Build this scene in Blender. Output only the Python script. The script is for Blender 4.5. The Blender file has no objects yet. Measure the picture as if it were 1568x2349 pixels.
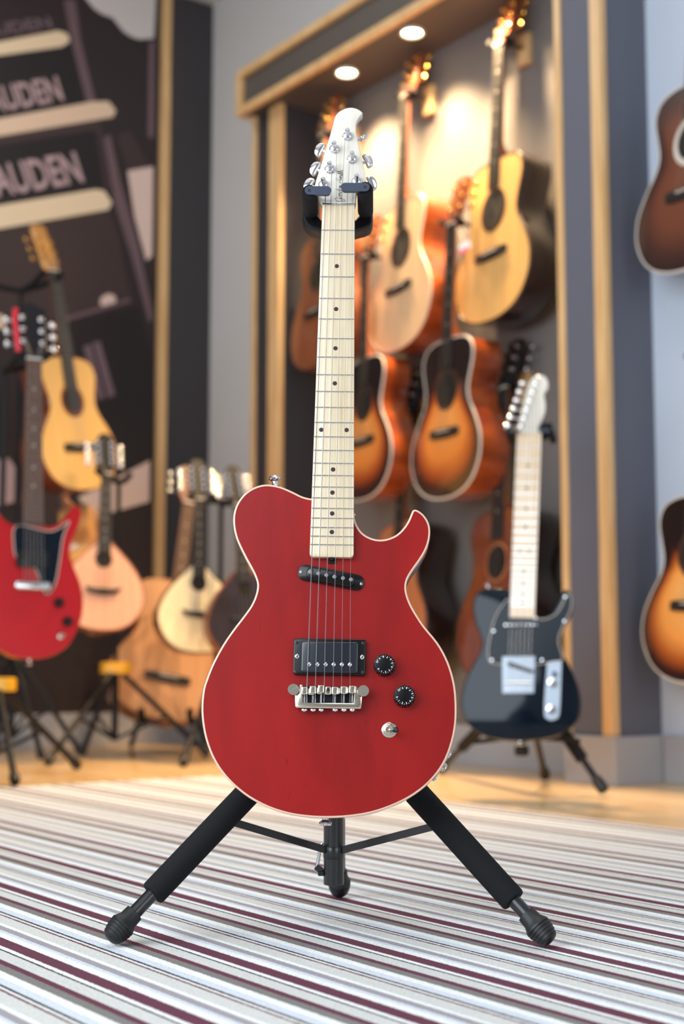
import bpy, math, random
from mathutils import Vector, Matrix
from mathutils.geometry import tessellate_polygon
random.seed(7)
sc = bpy.context.scene
COL = sc.collection
PI = math.pi

# ------------------------------------------------------------------ camera
FPX, CX, CY = 50/36*2349, 784.0, 1174.5
CAM = Vector((0, 0, .353))
PITCH = math.atan((1520-CY)/FPX)
cd = bpy.data.cameras.new('camera'); cam = bpy.data.objects.new('camera', cd); COL.objects.link(cam)
cd.lens = 50; cd.sensor_width = 36; cd.sensor_fit = 'AUTO'; cd.clip_start = .05
cam.location = CAM; cam.rotation_euler = (PI/2+PITCH, 0, 0)
cd.dof.use_dof = True; cd.dof.focus_distance = 1.80; cd.dof.aperture_fstop = 3.3; cd.dof.aperture_blades = 0
sc.camera = cam

# ------------------------------------------------------------------ place frame (room turned against the camera)
FW = Vector((0, math.cos(PITCH), math.sin(PITCH))); UP = Vector((0, -math.sin(PITCH), math.cos(PITCH))); RT = Vector((1, 0, 0))
def ray(px, py): return FW + RT*((px-CX)/FPX) - UP*((py-CY)/FPX)
def pt(px, py, Y):
    d = ray(px, py); return CAM + d*((Y-CAM.y)/d.y)
def on_z(px, py, z=0.0):
    d = ray(px, py); return CAM + d*((z-CAM.z)/d.z)
def on_plane(px, py, p0, nrm):
    d = ray(px, py); return CAM + d*((p0-CAM).dot(nrm)/d.dot(nrm))
ANG = math.atan((784+1560)/FPX)
U = Vector((-math.sin(ANG), math.cos(ANG), 0)); N = Vector((-math.cos(ANG), -math.sin(ANG), 0)); Z = Vector((0, 0, 1))
C0 = on_z(1412, 1803, 0)                    # foot of the near display column, front corner
DEP = .20                                   # how far the columns stand out from the wall
RUGZ = .008
def W(s, n, z=0.0): return C0 + U*s + N*n + Z*z
def wallpt(px, py, n): return on_plane(px, py, C0+N*n, N)
def S_of(px, n):
    return (wallpt(px, 1500, n)-C0).dot(U)
S_END = S_of(467, -DEP)                     # corner between display wall and mural wall
def muralpt(px, py, off=0.0): return on_plane(px, py, C0+U*(S_END-off), U)
CEIL = muralpt(470, 13).z

# ------------------------------------------------------------------ world, lights, exposure
wd = bpy.data.worlds.new('world'); sc.world = wd; wd.use_nodes = True
wd.node_tree.nodes['Background'].inputs[0].default_value = (.86, .93, 1, 1)
wd.node_tree.nodes['Background'].inputs[1].default_value = .35
def area(name, loc, direction, sx, sy, power, color):
    l = bpy.data.lights.new(name, 'AREA'); l.shape = 'RECTANGLE'; l.size = sx; l.size_y = sy; l.energy = power; l.color = color
    o = bpy.data.objects.new(name, l); COL.objects.link(o); o.location = loc
    o.rotation_euler = Vector(direction).to_track_quat('-Z', 'Z').to_euler(); return o
area('shopfront_window_daylight', W(-1.85, 4.62, 1.65), -N, 5.5, 2.6, 218, (.82, .91, 1))
area('entrance_window_daylight', W(-6.22, 2.1, 1.3), U, 2.6, 2.4, 45, (.88, .94, 1))
for k_, (s_, n_) in enumerate(((-1.4, 2.0), (1.3, 1.5))): area('ceiling_light_panel', W(s_, n_, CEIL-.03), (0, 0, -1), 1.2, 1.2, 15, (1, .96, .9))
sc.view_settings.view_transform = 'Standard'; sc.view_settings.look = 'None'
sc.view_settings.exposure = 0.3; sc.view_settings.gamma = 1; sc.view_settings.use_curve_mapping = False

# ------------------------------------------------------------------ materials
def lin(c): return tuple((x/255/12.92 if x/255 <= .04045 else ((x/255+.055)/1.055)**2.4) for x in c) + (1,)
MATS = {}
def mat(name, rgb, rough=.5, metal=0.0, coat=0.0, emit=None, spec=.5, bump=None):
    m = bpy.data.materials.new(name); m.use_nodes = True; b = m.node_tree.nodes['Principled BSDF']
    b.inputs['Base Color'].default_value = lin(rgb); b.inputs['Roughness'].default_value = rough
    b.inputs['Metallic'].default_value = metal; b.inputs['Coat Weight'].default_value = coat; b.inputs['Coat Roughness'].default_value = .06
    b.inputs['Specular IOR Level'].default_value = spec
    if emit: b.inputs['Emission Color'].default_value = emit[0]; b.inputs['Emission Strength'].default_value = emit[1]
    nt = m.node_tree
    # fine grain on every surface
    tc = nt.nodes.new('ShaderNodeTexCoord'); nz = nt.nodes.new('ShaderNodeTexNoise'); nz.inputs['Scale'].default_value = (bump or (180, .05))[0]
    bp = nt.nodes.new('ShaderNodeBump'); bp.inputs['Strength'].default_value = (bump or (180, .02))[1]; bp.inputs['Distance'].default_value = .002
    nt.links.new(tc.outputs['Object'], nz.inputs['Vector']); nt.links.new(nz.outputs['Fac'], bp.inputs['Height'])
    if bump: nt.links.new(bp.outputs['Normal'], b.inputs['Normal'])
    MATS[name] = m; return m
def wood(name, c1, c2, rough=.4, coat=0.0, scale=(60, 3, 60), axis_detail=3, c0=None):
    m = mat(name, c1, rough, 0, coat); nt = m.node_tree; b = nt.nodes['Principled BSDF']
    tc = nt.nodes.new('ShaderNodeTexCoord'); mp = nt.nodes.new('ShaderNodeMapping'); mp.inputs['Scale'].default_value = scale
    nz = nt.nodes.new('ShaderNodeTexNoise'); nz.inputs['Scale'].default_value = 1; nz.inputs['Detail'].default_value = axis_detail; nz.inputs['Distortion'].default_value = .3
    cr = nt.nodes.new('ShaderNodeValToRGB'); e = cr.color_ramp.elements
    e[0].position = .32; e[0].color = lin(c2); e[1].position = .62; e[1].color = lin(c1)
    if c0: x = e.new(.22); x.color = lin(c0)
    L = nt.links.new
    L(tc.outputs['Object'], mp.inputs['Vector']); L(mp.outputs['Vector'], nz.inputs['Vector']); L(nz.outputs['Fac'], cr.inputs['Fac']); L(cr.outputs['Color'], b.inputs['Base Color'])
    return m
def burst(name, stops, rough=.25):
    m = mat(name, (200, 120, 50), rough, 0, .8); nt = m.node_tree; b = nt.nodes['Principled BSDF']
    at = nt.nodes.new('ShaderNodeAttribute'); at.attribute_name = 'edge'
    cr = nt.nodes.new('ShaderNodeValToRGB'); e = cr.color_ramp.elements
    e[0].position = stops[0][0]; e[0].color = lin(stops[0][1]); e[1].position = stops[-1][0]; e[1].color = lin(stops[-1][1])
    for p, c in stops[1:-1]: x = e.new(p); x.color = lin(c)
    nt.links.new(at.outputs['Fac'], cr.inputs['Fac']); nt.links.new(cr.outputs['Color'], b.inputs['Base Color']); return m

mat('dark_paint', (54, 52, 56), .55, bump=(90, .03)); mat('canopy_paint', (86, 80, 76), .55, bump=(90, .03)); mat('dark_paint_daylit', (94, 97, 110), .6, bump=(90, .03))  # near column's tone is the dark paint with bluish daylight put in
mat('grey_wall', (206, 204, 203), .8, bump=(60, .05)); mat('pale_wall', (192, 202, 217), .8, bump=(60, .05))
mat('ceiling_white', (205, 204, 200), .9, bump=(60, .05)); mat('base_grey', (166, 166, 170), .35)
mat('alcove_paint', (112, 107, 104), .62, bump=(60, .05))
wood('oak_trim', (226, 188, 136), (204, 160, 106), .4, .2, (70, 70, 4))
for i, (a, b_) in enumerate((((236, 200, 148), (218, 176, 120)), ((230, 190, 134), (210, 164, 106)), ((240, 208, 160), (224, 186, 132)))):
    wood('oak_floor_%d' % i, a, b_, .3, .3, (5, 60, 60))
mat('subfloor', (120, 96, 70), .8)
mat('black_metal', (22, 22, 24), .32, 0, .3); mat('black_satin', (24, 24, 27), .45, spec=.25)
mat('black_foam', (25, 25, 27), .85, spec=.2, bump=(400, .35)); mat('black_rubber', (18, 19, 21), .5, bump=(250, .1))
mat('gate_plastic', (48, 57, 76), .45, bump=(300, .1)); mat('black_plastic', (11, 11, 13), .24, 0, .1, spec=.3)
mat('pickup_blue_black', (24, 28, 38), .22, 0, .4)
mat('chrome', (225, 225, 228), .08, 1); mat('nickel', (214, 205, 188), .16, 1); mat('steel', (200, 200, 202), .22, 1); mat('satin_plate', (150, 158, 168), .38, 1); mat('dull_fret', (112, 108, 104), .5, 1); mat('dull_string', (150, 142, 132), .4, 1); mat('gold', (214, 170, 95), .22, 1)
mat('bronze_string', (200, 196, 190), .25, 1)
mat('knob_black', (10, 10, 11), .35, 0, 0, spec=.2); mat('white_ink', (225, 228, 232), .6); mat('black_ink', (24, 22, 26), .6)
mat('cream_binding', (222, 184, 160), .35, 0, .3); mat('white_binding', (216, 208, 196), .35, 0, .4); mat('dark_binding', (52, 34, 24), .35, 0, .4)
mat('inlay_dark', (42, 24, 30), .4); mat('inlay_pale', (210, 205, 195), .4); mat('inlay_black', (30, 28, 30), .4)
wood('maple_board', (226, 210, 180), (212, 190, 154), .32, .3, (260, 7, 120), 4, (196, 164, 120))
wood('maple_head', (226, 220, 208), (215, 206, 190), .28, .35, (160, 6, 100))
wood('maple_pale', (240, 218, 188), (226, 196, 160), .3, .4, (120, 5, 90))
wood('spruce_gold', (222, 176, 108), (208, 158, 90), .35, .4, (150, 2, 60)); wood('spruce_pale', (218, 184, 144), (206, 168, 126), .38, .3, (150, 2, 60))
wood('spruce_tan', (196, 148, 108), (182, 132, 92), .4, .2, (150, 2, 60)); wood('spruce_yellow', (230, 190, 122), (218, 174, 104), .4, .2, (150, 2, 60))
wood('cedar_pink', (226, 172, 138), (212, 154, 120), .42, .2, (150, 2, 60)); wood('spruce_cream', (240, 222, 180), (232, 210, 164), .42, .2, (150, 2, 60))
wood('cedar_brown', (186, 118, 76), (166, 100, 62), .4, .2, (150, 2, 60))
wood('mahogany', (150, 84, 50), (124, 64, 38), .38, .3, (110, 4, 60)); wood('mahogany_red', (120, 58, 32), (92, 42, 24), .28, .6, (110, 4, 60))
wood('orange_side', (178, 84, 36), (120, 48, 20), .22, .6, (14, 14, 5)); wood('rosewood', (46, 30, 26), (30, 19, 17), .24, .7, (60, 6, 30))
wood('amber_side', (222, 166, 96), (176, 116, 54), .2, .7, (14, 14, 5))
wood('ebony_board', (30, 28, 29), (21, 19, 20), .55, .0, (200, 6, 90)); wood('rosewood_board', (98, 64, 46), (70, 44, 34), .5, .0, (200, 6, 90))
wood('walnut_head', (120, 62, 40), (88, 44, 28), .25, .6, (100, 6, 60)); wood('dark_head', (30, 28, 32), (20, 18, 22), .45, .0, (100, 6, 60))
wood('brown_top', (112, 66, 48), (92, 52, 38), .35, .4, (150, 2, 60))
burst('sunburst', [(0, (246, 170, 92)), (.55, (232, 138, 58)), (.74, (170, 76, 26)), (.87, (66, 22, 12)), (1, (28, 12, 10))])
burst('sunburst_amber', [(0, (248, 190, 112)), (.6, (240, 158, 74)), (.8, (170, 84, 28)), (.92, (60, 20, 12)), (1, (24, 10, 10))])
burst('brown_burst', [(0, (128, 76, 54)), (.6, (112, 64, 46)), (.85, (70, 42, 36)), (1, (44, 30, 32))])
mat('junior_red', (172, 10, 20), .25, 0, .3, spec=.3); mat('tele_black', (10, 20, 32), .1, 0, .08, spec=.22); mat('guard_black', (10, 20, 32), .2, 0, 0, spec=.2)
mat('ribbon_red', (196, 30, 44), .6); mat('tag_white', (236, 234, 236), .6); mat('tag_pink', (226, 110, 130), .6)
mat('yellow_plastic', (222, 164, 20), .4); mat('soundhole_dark', (16, 11, 9), .9); mat('pearl', (222, 216, 206), .3, 0, .4)
mat('lamp_glow', (255, 240, 205), .5, emit=((1, .83, .5, 1), 16)); mat('lamp_ring', (225, 222, 214), .3, .2)
for nme, c in (('print_ground', (43, 34, 36)), ('print_panel', (60, 47, 47)), ('print_dark', (30, 24, 28)), ('print_beige', (222, 194, 168)), ('print_cream', (230, 208, 174)),
               ('print_mauve', (104, 84, 90)), ('print_letter', (178, 152, 154)), ('print_faint', (112, 92, 100)), ('print_white', (204, 199, 198)), ('print_pink', (216, 192, 182))):
    mat(nme, c, .5)
MATS['dark_head'].node_tree.nodes['Principled BSDF'].inputs['Specular IOR Level'].default_value = .2
# stained red top: figured wood under gloss lacquer
m = wood('red_stain', (148, 17, 15), (128, 11, 12), .3, .35, (16, 5, 16), 5, (88, 6, 12)); b = m.node_tree.nodes['Principled BSDF']; b.inputs['Specular IOR Level'].default_value = .25
nt = m.node_tree; tc = nt.nodes.new('ShaderNodeTexCoord'); mp = nt.nodes.new('ShaderNodeMapping'); mp.inputs['Scale'].default_value = (190, 52, 60)
nz = nt.nodes.new('ShaderNodeTexNoise'); nz.inputs['Scale'].default_value = 1; nz.inputs['Detail'].default_value = 2
rp = nt.nodes.new('ShaderNodeValToRGB'); rp.color_ramp.elements[0].position = .70; rp.color_ramp.elements[0].color = (1, 1, 1, 1); rp.color_ramp.elements[1].position = .80; rp.color_ramp.elements[1].color = (.62, .42, .5, 1)
mx = nt.nodes.new('ShaderNodeMix'); mx.data_type = 'RGBA'; mx.blend_type = 'MULTIPLY'; mx.inputs[0].default_value = 1
old = b.inputs['Base Color'].links[0].from_socket
nt.links.new(tc.outputs['Object'], mp.inputs['Vector']); nt.links.new(mp.outputs['Vector'], nz.inputs['Vector']); nt.links.new(nz.outputs['Fac'], rp.inputs['Fac'])
nt.links.new(old, mx.inputs[6]); nt.links.new(rp.outputs['Color'], mx.inputs[7]); nt.links.new(mx.outputs[2], b.inputs['Base Color'])
mat('red_side', (96, 22, 34), .18, 0, .9)
# woven striped rug
m = mat('rug_stripes', (220, 220, 220), .95, spec=.1); nt = m.node_tree; b = nt.nodes['Principled BSDF']; L = nt.links.new
tc = nt.nodes.new('ShaderNodeTexCoord'); sx = nt.nodes.new('ShaderNodeSeparateXYZ'); L(tc.outputs['Object'], sx.inputs[0])
wob = nt.nodes.new('ShaderNodeTexNoise'); wob.inputs['Scale'].default_value = 260; L(tc.outputs['Object'], wob.inputs['Vector'])
w1 = nt.nodes.new('ShaderNodeMath'); w1.operation = 'MULTIPLY_ADD'; w1.inputs[1].default_value = .0034; L(wob.outputs['Fac'], w1.inputs[0]); L(sx.outputs['Y'], w1.inputs[2])
PERIOD, PHASE = .1765, 0.0
d1 = nt.nodes.new('ShaderNodeMath'); d1.operation = 'MULTIPLY_ADD'; d1.inputs[1].default_value = 1/PERIOD; d1.inputs[2].default_value = 100.0; L(w1.outputs[0], d1.inputs[0])
fr = nt.nodes.new('ShaderNodeMath'); fr.operation = 'FRACT'; L(d1.outputs[0], fr.inputs[0])
cr = nt.nodes.new('ShaderNodeValToRGB'); cr.color_ramp.interpolation = 'CONSTANT'; L(fr.outputs[0], cr.inputs['Fac'])
MAR, WHI, BLK, BEI, GRY, BLU, PUR, CRM = (108, 66, 80), (240, 242, 240), (66, 68, 70), (213, 214, 210), (132, 130, 126), (214, 221, 231), (164, 159, 163), (228, 227, 222)
stops = [(0, MAR), (.117, WHI), (.158, BLK), (.178, BEI), (.295, MAR), (.355, GRY), (.43, WHI), (.505, BLU), (.582, BLK), (.602, CRM), (.632, MAR), (.652, BEI), (.775, WHI), (.82, PUR), (.885, BLU), (.925, WHI)]
e = cr.color_ramp.elements; e[0].position = 0; e[0].color = lin(stops[0][1]); e[1].position = stops[1][0]; e[1].color = lin(stops[1][1])
for p, c in stops[2:]: x = e.new(p); x.color = lin(c)
fn = nt.nodes.new('ShaderNodeTexNoise'); fn.inputs['Scale'].default_value = 420; fn.inputs['Detail'].default_value = 3; L(tc.outputs['Object'], fn.inputs['Vector'])
fr2 = nt.nodes.new('ShaderNodeMapRange'); fr2.inputs[1].default_value = .3; fr2.inputs[2].default_value = .7; fr2.inputs[3].default_value = .86; fr2.inputs[4].default_value = 1.08; L(fn.outputs['Fac'], fr2.inputs[0])
mx = nt.nodes.new('ShaderNodeMix'); mx.data_type = 'RGBA'; mx.blend_type = 'MULTIPLY'; mx.inputs[0].default_value = 1
L(cr.outputs['Color'], mx.inputs[6]); L(fr2.outputs[0], mx.inputs[7]); L(mx.outputs[2], b.inputs['Base Color'])
bp = nt.nodes.new('ShaderNodeBump'); bp.inputs['Strength'].default_value = .5; bp.inputs['Distance'].default_value = .002; L(fn.outputs['Fac'], bp.inputs['Height']); L(bp.outputs['Normal'], b.inputs['Normal'])

# ------------------------------------------------------------------ mesh helpers
def frame(axis, hint=None):
    a = Vector(axis).normalized(); h = Vector(hint) if hint is not None else (Vector((0, 0, 1)) if abs(a.z) < .9 else Vector((1, 0, 0)))
    x = h.cross(a)
    if x.length < 1e-6: x = Vector((1, 0, 0)).cross(a)
    x.normalize(); return x, a.cross(x), a
class MB:
    def __init__(s): s.v = []; s.f = []; s.att = []
    def add(s, vs, fs, att=None):
        o = len(s.v); s.v += [tuple(v) for v in vs]; s.f += [tuple(i+o for i in f) for f in fs]; s.att += (att if att else [0.0]*len(vs)); return s
    def box(s, c, size, ax=None):
        c = Vector(c); X, Y, Zz = ax or (Vector((1, 0, 0)), Vector((0, 1, 0)), Vector((0, 0, 1))); a, b_, d = [q/2 for q in size]
        vs = [c+X*(i*a)+Y*(j*b_)+Zz*(k*d) for k in (-1, 1) for j in (-1, 1) for i in (-1, 1)]
        return s.add(vs, [(0, 2, 3, 1), (4, 5, 7, 6), (0, 1, 5, 4), (2, 6, 7, 3), (0, 4, 6, 2), (1, 3, 7, 5)])
    def bar(s, p, q, w, t, hint=None):          # flat bar from p to q: w across hint direction, t thick
        p, q = Vector(p), Vector(q); x, y, a = frame(q-p, hint)
        return s.box((p+q)/2, (t, w, (q-p).length), (x, y, a))
    def tube(s, pts, r, seg=10, closed=False, caps=True):
        pts = [Vector(p) for p in pts]; n = len(pts); rs = r if isinstance(r, (list, tuple)) else [r]*n
        px = None; vs = []
        for i, p in enumerate(pts):
            t = (pts[(i+1) % n]-pts[i-1]) if closed else (pts[min(i+1, n-1)]-pts[max(i-1, 0)])
            t.normalize()
            if px is None: px, py_, _ = frame(t)
            else:
                px = (px - t*px.dot(t)); px.normalize(); py_ = t.cross(px)
            vs += [p+px*(math.cos(2*PI*k/seg)*rs[i])+py_*(math.sin(2*PI*k/seg)*rs[i]) for k in range(seg)]
        fs = []
        for i in range(n if closed else n-1):
            a, b_ = i*seg, ((i+1) % n)*seg
            fs += [(a+k, a+(k+1) % seg, b_+(k+1) % seg, b_+k) for k in range(seg)]
        if caps and not closed: fs += [tuple(reversed(range(seg))), tuple(range((n-1)*seg, n*seg))]
        return s.add(vs, fs)
    def lathe(s, prof, c=(0, 0, 0), axis=(0, 0, 1), seg=20):
        x, y, a = frame(axis); c = Vector(c); vs = []
        for r, h in prof: vs += [c+a*h+x*(math.cos(2*PI*k/seg)*max(r, 1e-5))+y*(math.sin(2*PI*k/seg)*max(r, 1e-5)) for k in range(seg)]
        fs = []
        for i in range(len(prof)-1):
            fs += [(i*seg+k, i*seg+(k+1) % seg, (i+1)*seg+(k+1) % seg, (i+1)*seg+k) for k in range(seg)]
        fs += [tuple(reversed(range(seg))), tuple(range((len(prof)-1)*seg, len(prof)*seg))]
        return s.add(vs, fs)
    def rings(s, ringlist, cap0=True, cap1=True, att=None):   # list of equally long 3d point rings
        n = len(ringlist[0]); vs = [p for r in ringlist for p in r]; fs = []
        for i in range(len(ringlist)-1):
            fs += [(i*n+k, i*n+(k+1) % n, (i+1)*n+(k+1) % n, (i+1)*n+k) for k in range(n)]
        for on, off, flip in ((cap0, 0, True), (cap1, (len(ringlist)-1)*n, False)):
            if not on: continue
            if n < 14: fs.append(tuple(reversed(range(off, off+n))) if flip else tuple(range(off, off+n))); continue
            R = [Vector(p) for p in ringlist[0 if flip else -1]]
            nrm = sum((R[k-1].cross(R[k]) for k in range(n)), Vector()) * (-1 if flip else 1)
            for a, b_, c in tessellate_polygon([R]):
                w = (R[b_]-R[a]).cross(R[c]-R[a])
                if w.dot(nrm) < 0: b_, c = c, b_
                fs.append((off+a, off+b_, off+c))
        return s.add(vs, fs, att)
    def slab(s, out, z0, z1, r=0.0, k=2, M=None):              # outline (x,y) ccw, rounded upper edge
        M = M or Matrix.Identity(4); rl = [[M @ Vector((x, y, z0)) for x, y in out]]
        if r <= 0: rl.append([M @ Vector((x, y, z1)) for x, y in out])
        else:
            for i in range(k+1):
                a = PI/2*i/k; o2 = offset(out, r*(1-math.cos(a)))
                rl.append([M @ Vector((x, y, z1-r+r*math.sin(a))) for x, y in o2])
        return s.rings(rl)
    def build(s, name, m, parent=None, smooth=40, bevel=0.0, edge=False):
        me = bpy.data.meshes.new(name); me.from_pydata(s.v, [], s.f); me.materials.append(MATS[m])
        if edge:
            a = me.attributes.new('edge', 'FLOAT', 'POINT'); a.data.foreach_set('value', s.att)
        me.update()
        if smooth:
            me.polygons.foreach_set('use_smooth', [True]*len(me.polygons)); me.set_sharp_from_angle(angle=math.radians(smooth))
        o = bpy.data.objects.new(name, me); COL.objects.link(o)
        if parent is not None: o.parent = parent
        if bevel: md = o.modifiers.new('bevel', 'BEVEL'); md.width = bevel; md.segments = 2; md.limit_method = 'ANGLE'
        return o
def inst(name, src, parent, M):                                # a repeat that shares mesh data
    o = bpy.data.objects.new(name, src.data); COL.objects.link(o); o.parent = parent; o.matrix_local = M; return o
def offset(out, d):
    n = len(out); r = []
    for i in range(n):
        ax, ay = out[i-1]; bx, by = out[(i+1) % n]; tx, ty = bx-ax, by-ay; l = math.hypot(tx, ty) or 1
        r.append((out[i][0]-ty/l*d, out[i][1]+tx/l*d))
    return r
def ccw(out):
    a = sum(out[i-1][0]*out[i][1]-out[i][0]*out[i-1][1] for i in range(len(out))); return out if a > 0 else out[::-1]
def smooth_path(p, k=4, closed=False):
    n = len(p); r = []; D = len(p[0])
    for i in range(n if closed else n-1):
        q = [p[(i+j) % n] if closed else p[min(max(i+j, 0), n-1)] for j in (-1, 0, 1, 2)]
        for t in [j/k for j in range(k)]:
            r.append(tuple(.5*(2*q[1][d]+(q[2][d]-q[0][d])*t+(2*q[0][d]-5*q[1][d]+4*q[2][d]-q[3][d])*t*t+(3*q[1][d]-q[0][d]-3*q[2][d]+q[3][d])*t**3) for d in range(D)))
    if not closed: r.append(tuple(p[-1]))
    return r
def round_rect(w, h, r, k=4, cx=0, cy=0):
    o = []
    for sx_, sy_, a0 in ((1, 1, 0), (-1, 1, PI/2), (-1, -1, PI), (1, -1, 1.5*PI)):
        for i in range(k+1):
            a = a0+PI/2*i/k; o.append((cx+sx_*(w/2-r)+r*math.cos(a), cy+sy_*(h/2-r)+r*math.sin(a)))
    return o
def circle(r, k=24, cx=0, cy=0): return [(cx+r*math.cos(2*PI*i/k), cy+r*math.sin(2*PI*i/k)) for i in range(k)]
_txt = {}
def text_geo(body):
    if body not in _txt:
        c = bpy.data.curves.new('t', 'FONT'); c.body = body; c.offset = .025 if len(body) > 3 else .012; c.align_x = 'LEFT'; c.resolution_u = 3
        o = bpy.data.objects.new('t', c); COL.objects.link(o); bpy.context.view_layer.update()
        me = o.evaluated_get(bpy.context.evaluated_depsgraph_get()).to_mesh()
        vs = [(v.co.x, v.co.y) for v in me.vertices]; fs = [tuple(p.vertices) for p in me.polygons]
        bpy.data.objects.remove(o); bpy.data.curves.remove(c)
        xs = [v[0] for v in vs]; ys = [v[1] for v in vs]
        _txt[body] = ([((x-min(xs))/(max(xs)-min(xs)), (y-min(ys))/(max(ys)-min(ys))) for x, y in vs], fs, (max(xs)-min(xs))/(max(ys)-min(ys)))
    return _txt[body]
def thing(name, label, cat, loc=(0, 0, 0), group=None, M=None):
    o = bpy.data.objects.new(name, None); COL.objects.link(o); o.empty_display_size = .05
    if M is not None: o.matrix_world = M
    else: o.location = loc
    o['label'] = label; o['category'] = cat
    if group: o['group'] = group
    return o
def tag(o, label, cat, group=None):
    o['label'] = label; o['category'] = cat
    if group: o['group'] = group
    return o
def struct(o): o['kind'] = 'structure'; return o
def stuff(o): o['kind'] = 'stuff'; return o
AX = (U, N, Z)                                                  # room axes
def rbox(mb, s0, s1, n0, n1, z0, z1):                           # box in room coordinates
    return mb.box(W((s0+s1)/2, (n0+n1)/2, (z0+z1)/2), (abs(s1-s0), abs(n1-n0), abs(z1-z0)), AX)

# ------------------------------------------------------------------ the room
S_NEAR, N_FAR = -6.2, 4.6
fl = struct(rbox(MB(), S_NEAR, S_END+.1, -DEP-.1, N_FAR, -.06, -.012).build('floor', 'subfloor', smooth=0))
rc = on_z(560, 1776, RUGZ)                                      # far corner of the rug
RS, RN = (rc-C0).dot(U), (on_z(1300, 1871, RUGZ)-C0).dot(N)
prow = 0; plank = {}
nn = -DEP-.1
while nn < 3.3:                                                 # oak planks along the display wall
    s_ = S_NEAR+.3+random.random()*1.2 if nn < RN+.4 else RS-.6+random.random()*.3
    while s_ < S_END+.1:
        ln = random.choice((1.2, 1.5, 1.8)); e_ = min(s_+ln, S_END+.1)
        if e_-s_ > .05:
            key = (round(e_-s_, 3), random.randint(0, 2))
            if key not in plank:
                p = MB().box((0, 0, 0), (key[0]-.0015, .1485, .012)).build('floor_plank', 'oak_floor_%d' % key[1], fl, 0); plank[key] = p
            else:
                p = bpy.data.objects.new('floor_plank', plank[key].data); COL.objects.link(p); p.parent = fl
            p.matrix_world = Matrix.Translation(W((s_+e_)/2, nn+.075, -.006)) @ Matrix.Rotation(math.atan2(U.y, U.x), 4, 'Z')
        s_ = e_
    nn += .15
rug = MB().box((0, 0, 0), (5.2, 3.6, RUGZ-.0005)).build('striped_rug', 'rug_stripes', smooth=0, bevel=.002)
rug_o = W(RS-2.6, RN+1.8, RUGZ/2)
# local x runs along U (stripes), local y along N
rug.matrix_world = Matrix.Translation(rug_o) @ Matrix(((U.x, N.x, 0, 0), (U.y, N.y, 0, 0), (0, 0, 1, 0), (0, 0, 0, 1)))
d_ = on_z(1290, 1860+1505/4.80, RUGZ)                           # a wide maroon stripe starts here
d1.inputs[2].default_value = 100.0 - ((d_-rug_o).dot(N)+.0017)/PERIOD
tag(rug, 'large flat rug with maroon, grey, white and pale blue stripes under the large red guitar', 'rug')

S_C1, S_A0 = 0.0, S_of(1298, 0)                                  # near column front
S_A1, S_C2 = S_of(638, 0), S_of(575, 0)                          # far column front
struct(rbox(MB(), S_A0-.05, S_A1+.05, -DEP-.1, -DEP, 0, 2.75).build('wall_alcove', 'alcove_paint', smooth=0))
struct(rbox(MB(), S_A1+.05, S_END, -DEP-.1, -DEP, 0, CEIL).build('wall_display', 'grey_wall', smooth=0))
struct(rbox(MB(), S_A0-.05, S_A1+.05, -DEP-.1, -DEP, 2.75, CEIL).build('wall_over_alcove', 'grey_wall', smooth=0))
struct(rbox(MB(), S_NEAR, S_A0-.05, -DEP-.1, -DEP, 0, CEIL).build('wall_right', 'pale_wall', smooth=0))
struct(rbox(MB(), S_END, S_END+.1, -DEP-.1, N_FAR, 0, CEIL).build('wall_back', 'grey_wall', smooth=0))
struct(rbox(MB(), S_NEAR, S_END+.1, -DEP-.1, N_FAR+.1, CEIL, CEIL+.08).build('ceiling', 'ceiling_white', smooth=0))
# shopfront walls behind and beside the camera, with wide window openings
def opening_wall(name, s0, s1, n0, n1, a0, a1, along_s, z0, z1):
    mb = MB()
    if along_s:
        rbox(mb, s0, s1, n0, n1, 0, z0); rbox(mb, s0, s1, n0, n1, z1, CEIL); rbox(mb, s0, a0, n0, n1, z0, z1); rbox(mb, a1, s1, n0, n1, z0, z1)
    else:
        rbox(mb, s0, s1, n0, n1, 0, z0); rbox(mb, s0, s1, n0, n1, z1, CEIL); rbox(mb, s0, s1, n0, a0, z0, z1); rbox(mb, s0, s1, a1, n1, z0, z1)
    return struct(mb.build(name, 'ceiling_white', smooth=0))
opening_wall('wall_left', S_NEAR, S_END, N_FAR, N_FAR+.1, -4.6, .9, True, .35, 2.95)
opening_wall('wall_front', S_NEAR-.1, S_NEAR, -DEP-.1, N_FAR+.1, .8, 3.4, False, .1, 2.5)
BH = .14
def base(name, s0, s1, n0, n1): return struct(rbox(MB(), s0, s1, n0, n1, 0.0, BH).build(name, 'base_grey', smooth=0, bevel=.004))
base('baseboard_alcove', S_A0+.001, S_A1-.001, -DEP, -DEP+.018); base('baseboard_display', S_C2+.001, S_END-.018, -DEP, -DEP+.018)
base('baseboard_right', S_NEAR, S_C1-.018, -DEP, -DEP+.018); base('baseboard_back', S_END-.018, S_END, -DEP, N_FAR)
SOF = wallpt(538, 270, .087).z + .012                                    # underside of the canopy
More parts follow.
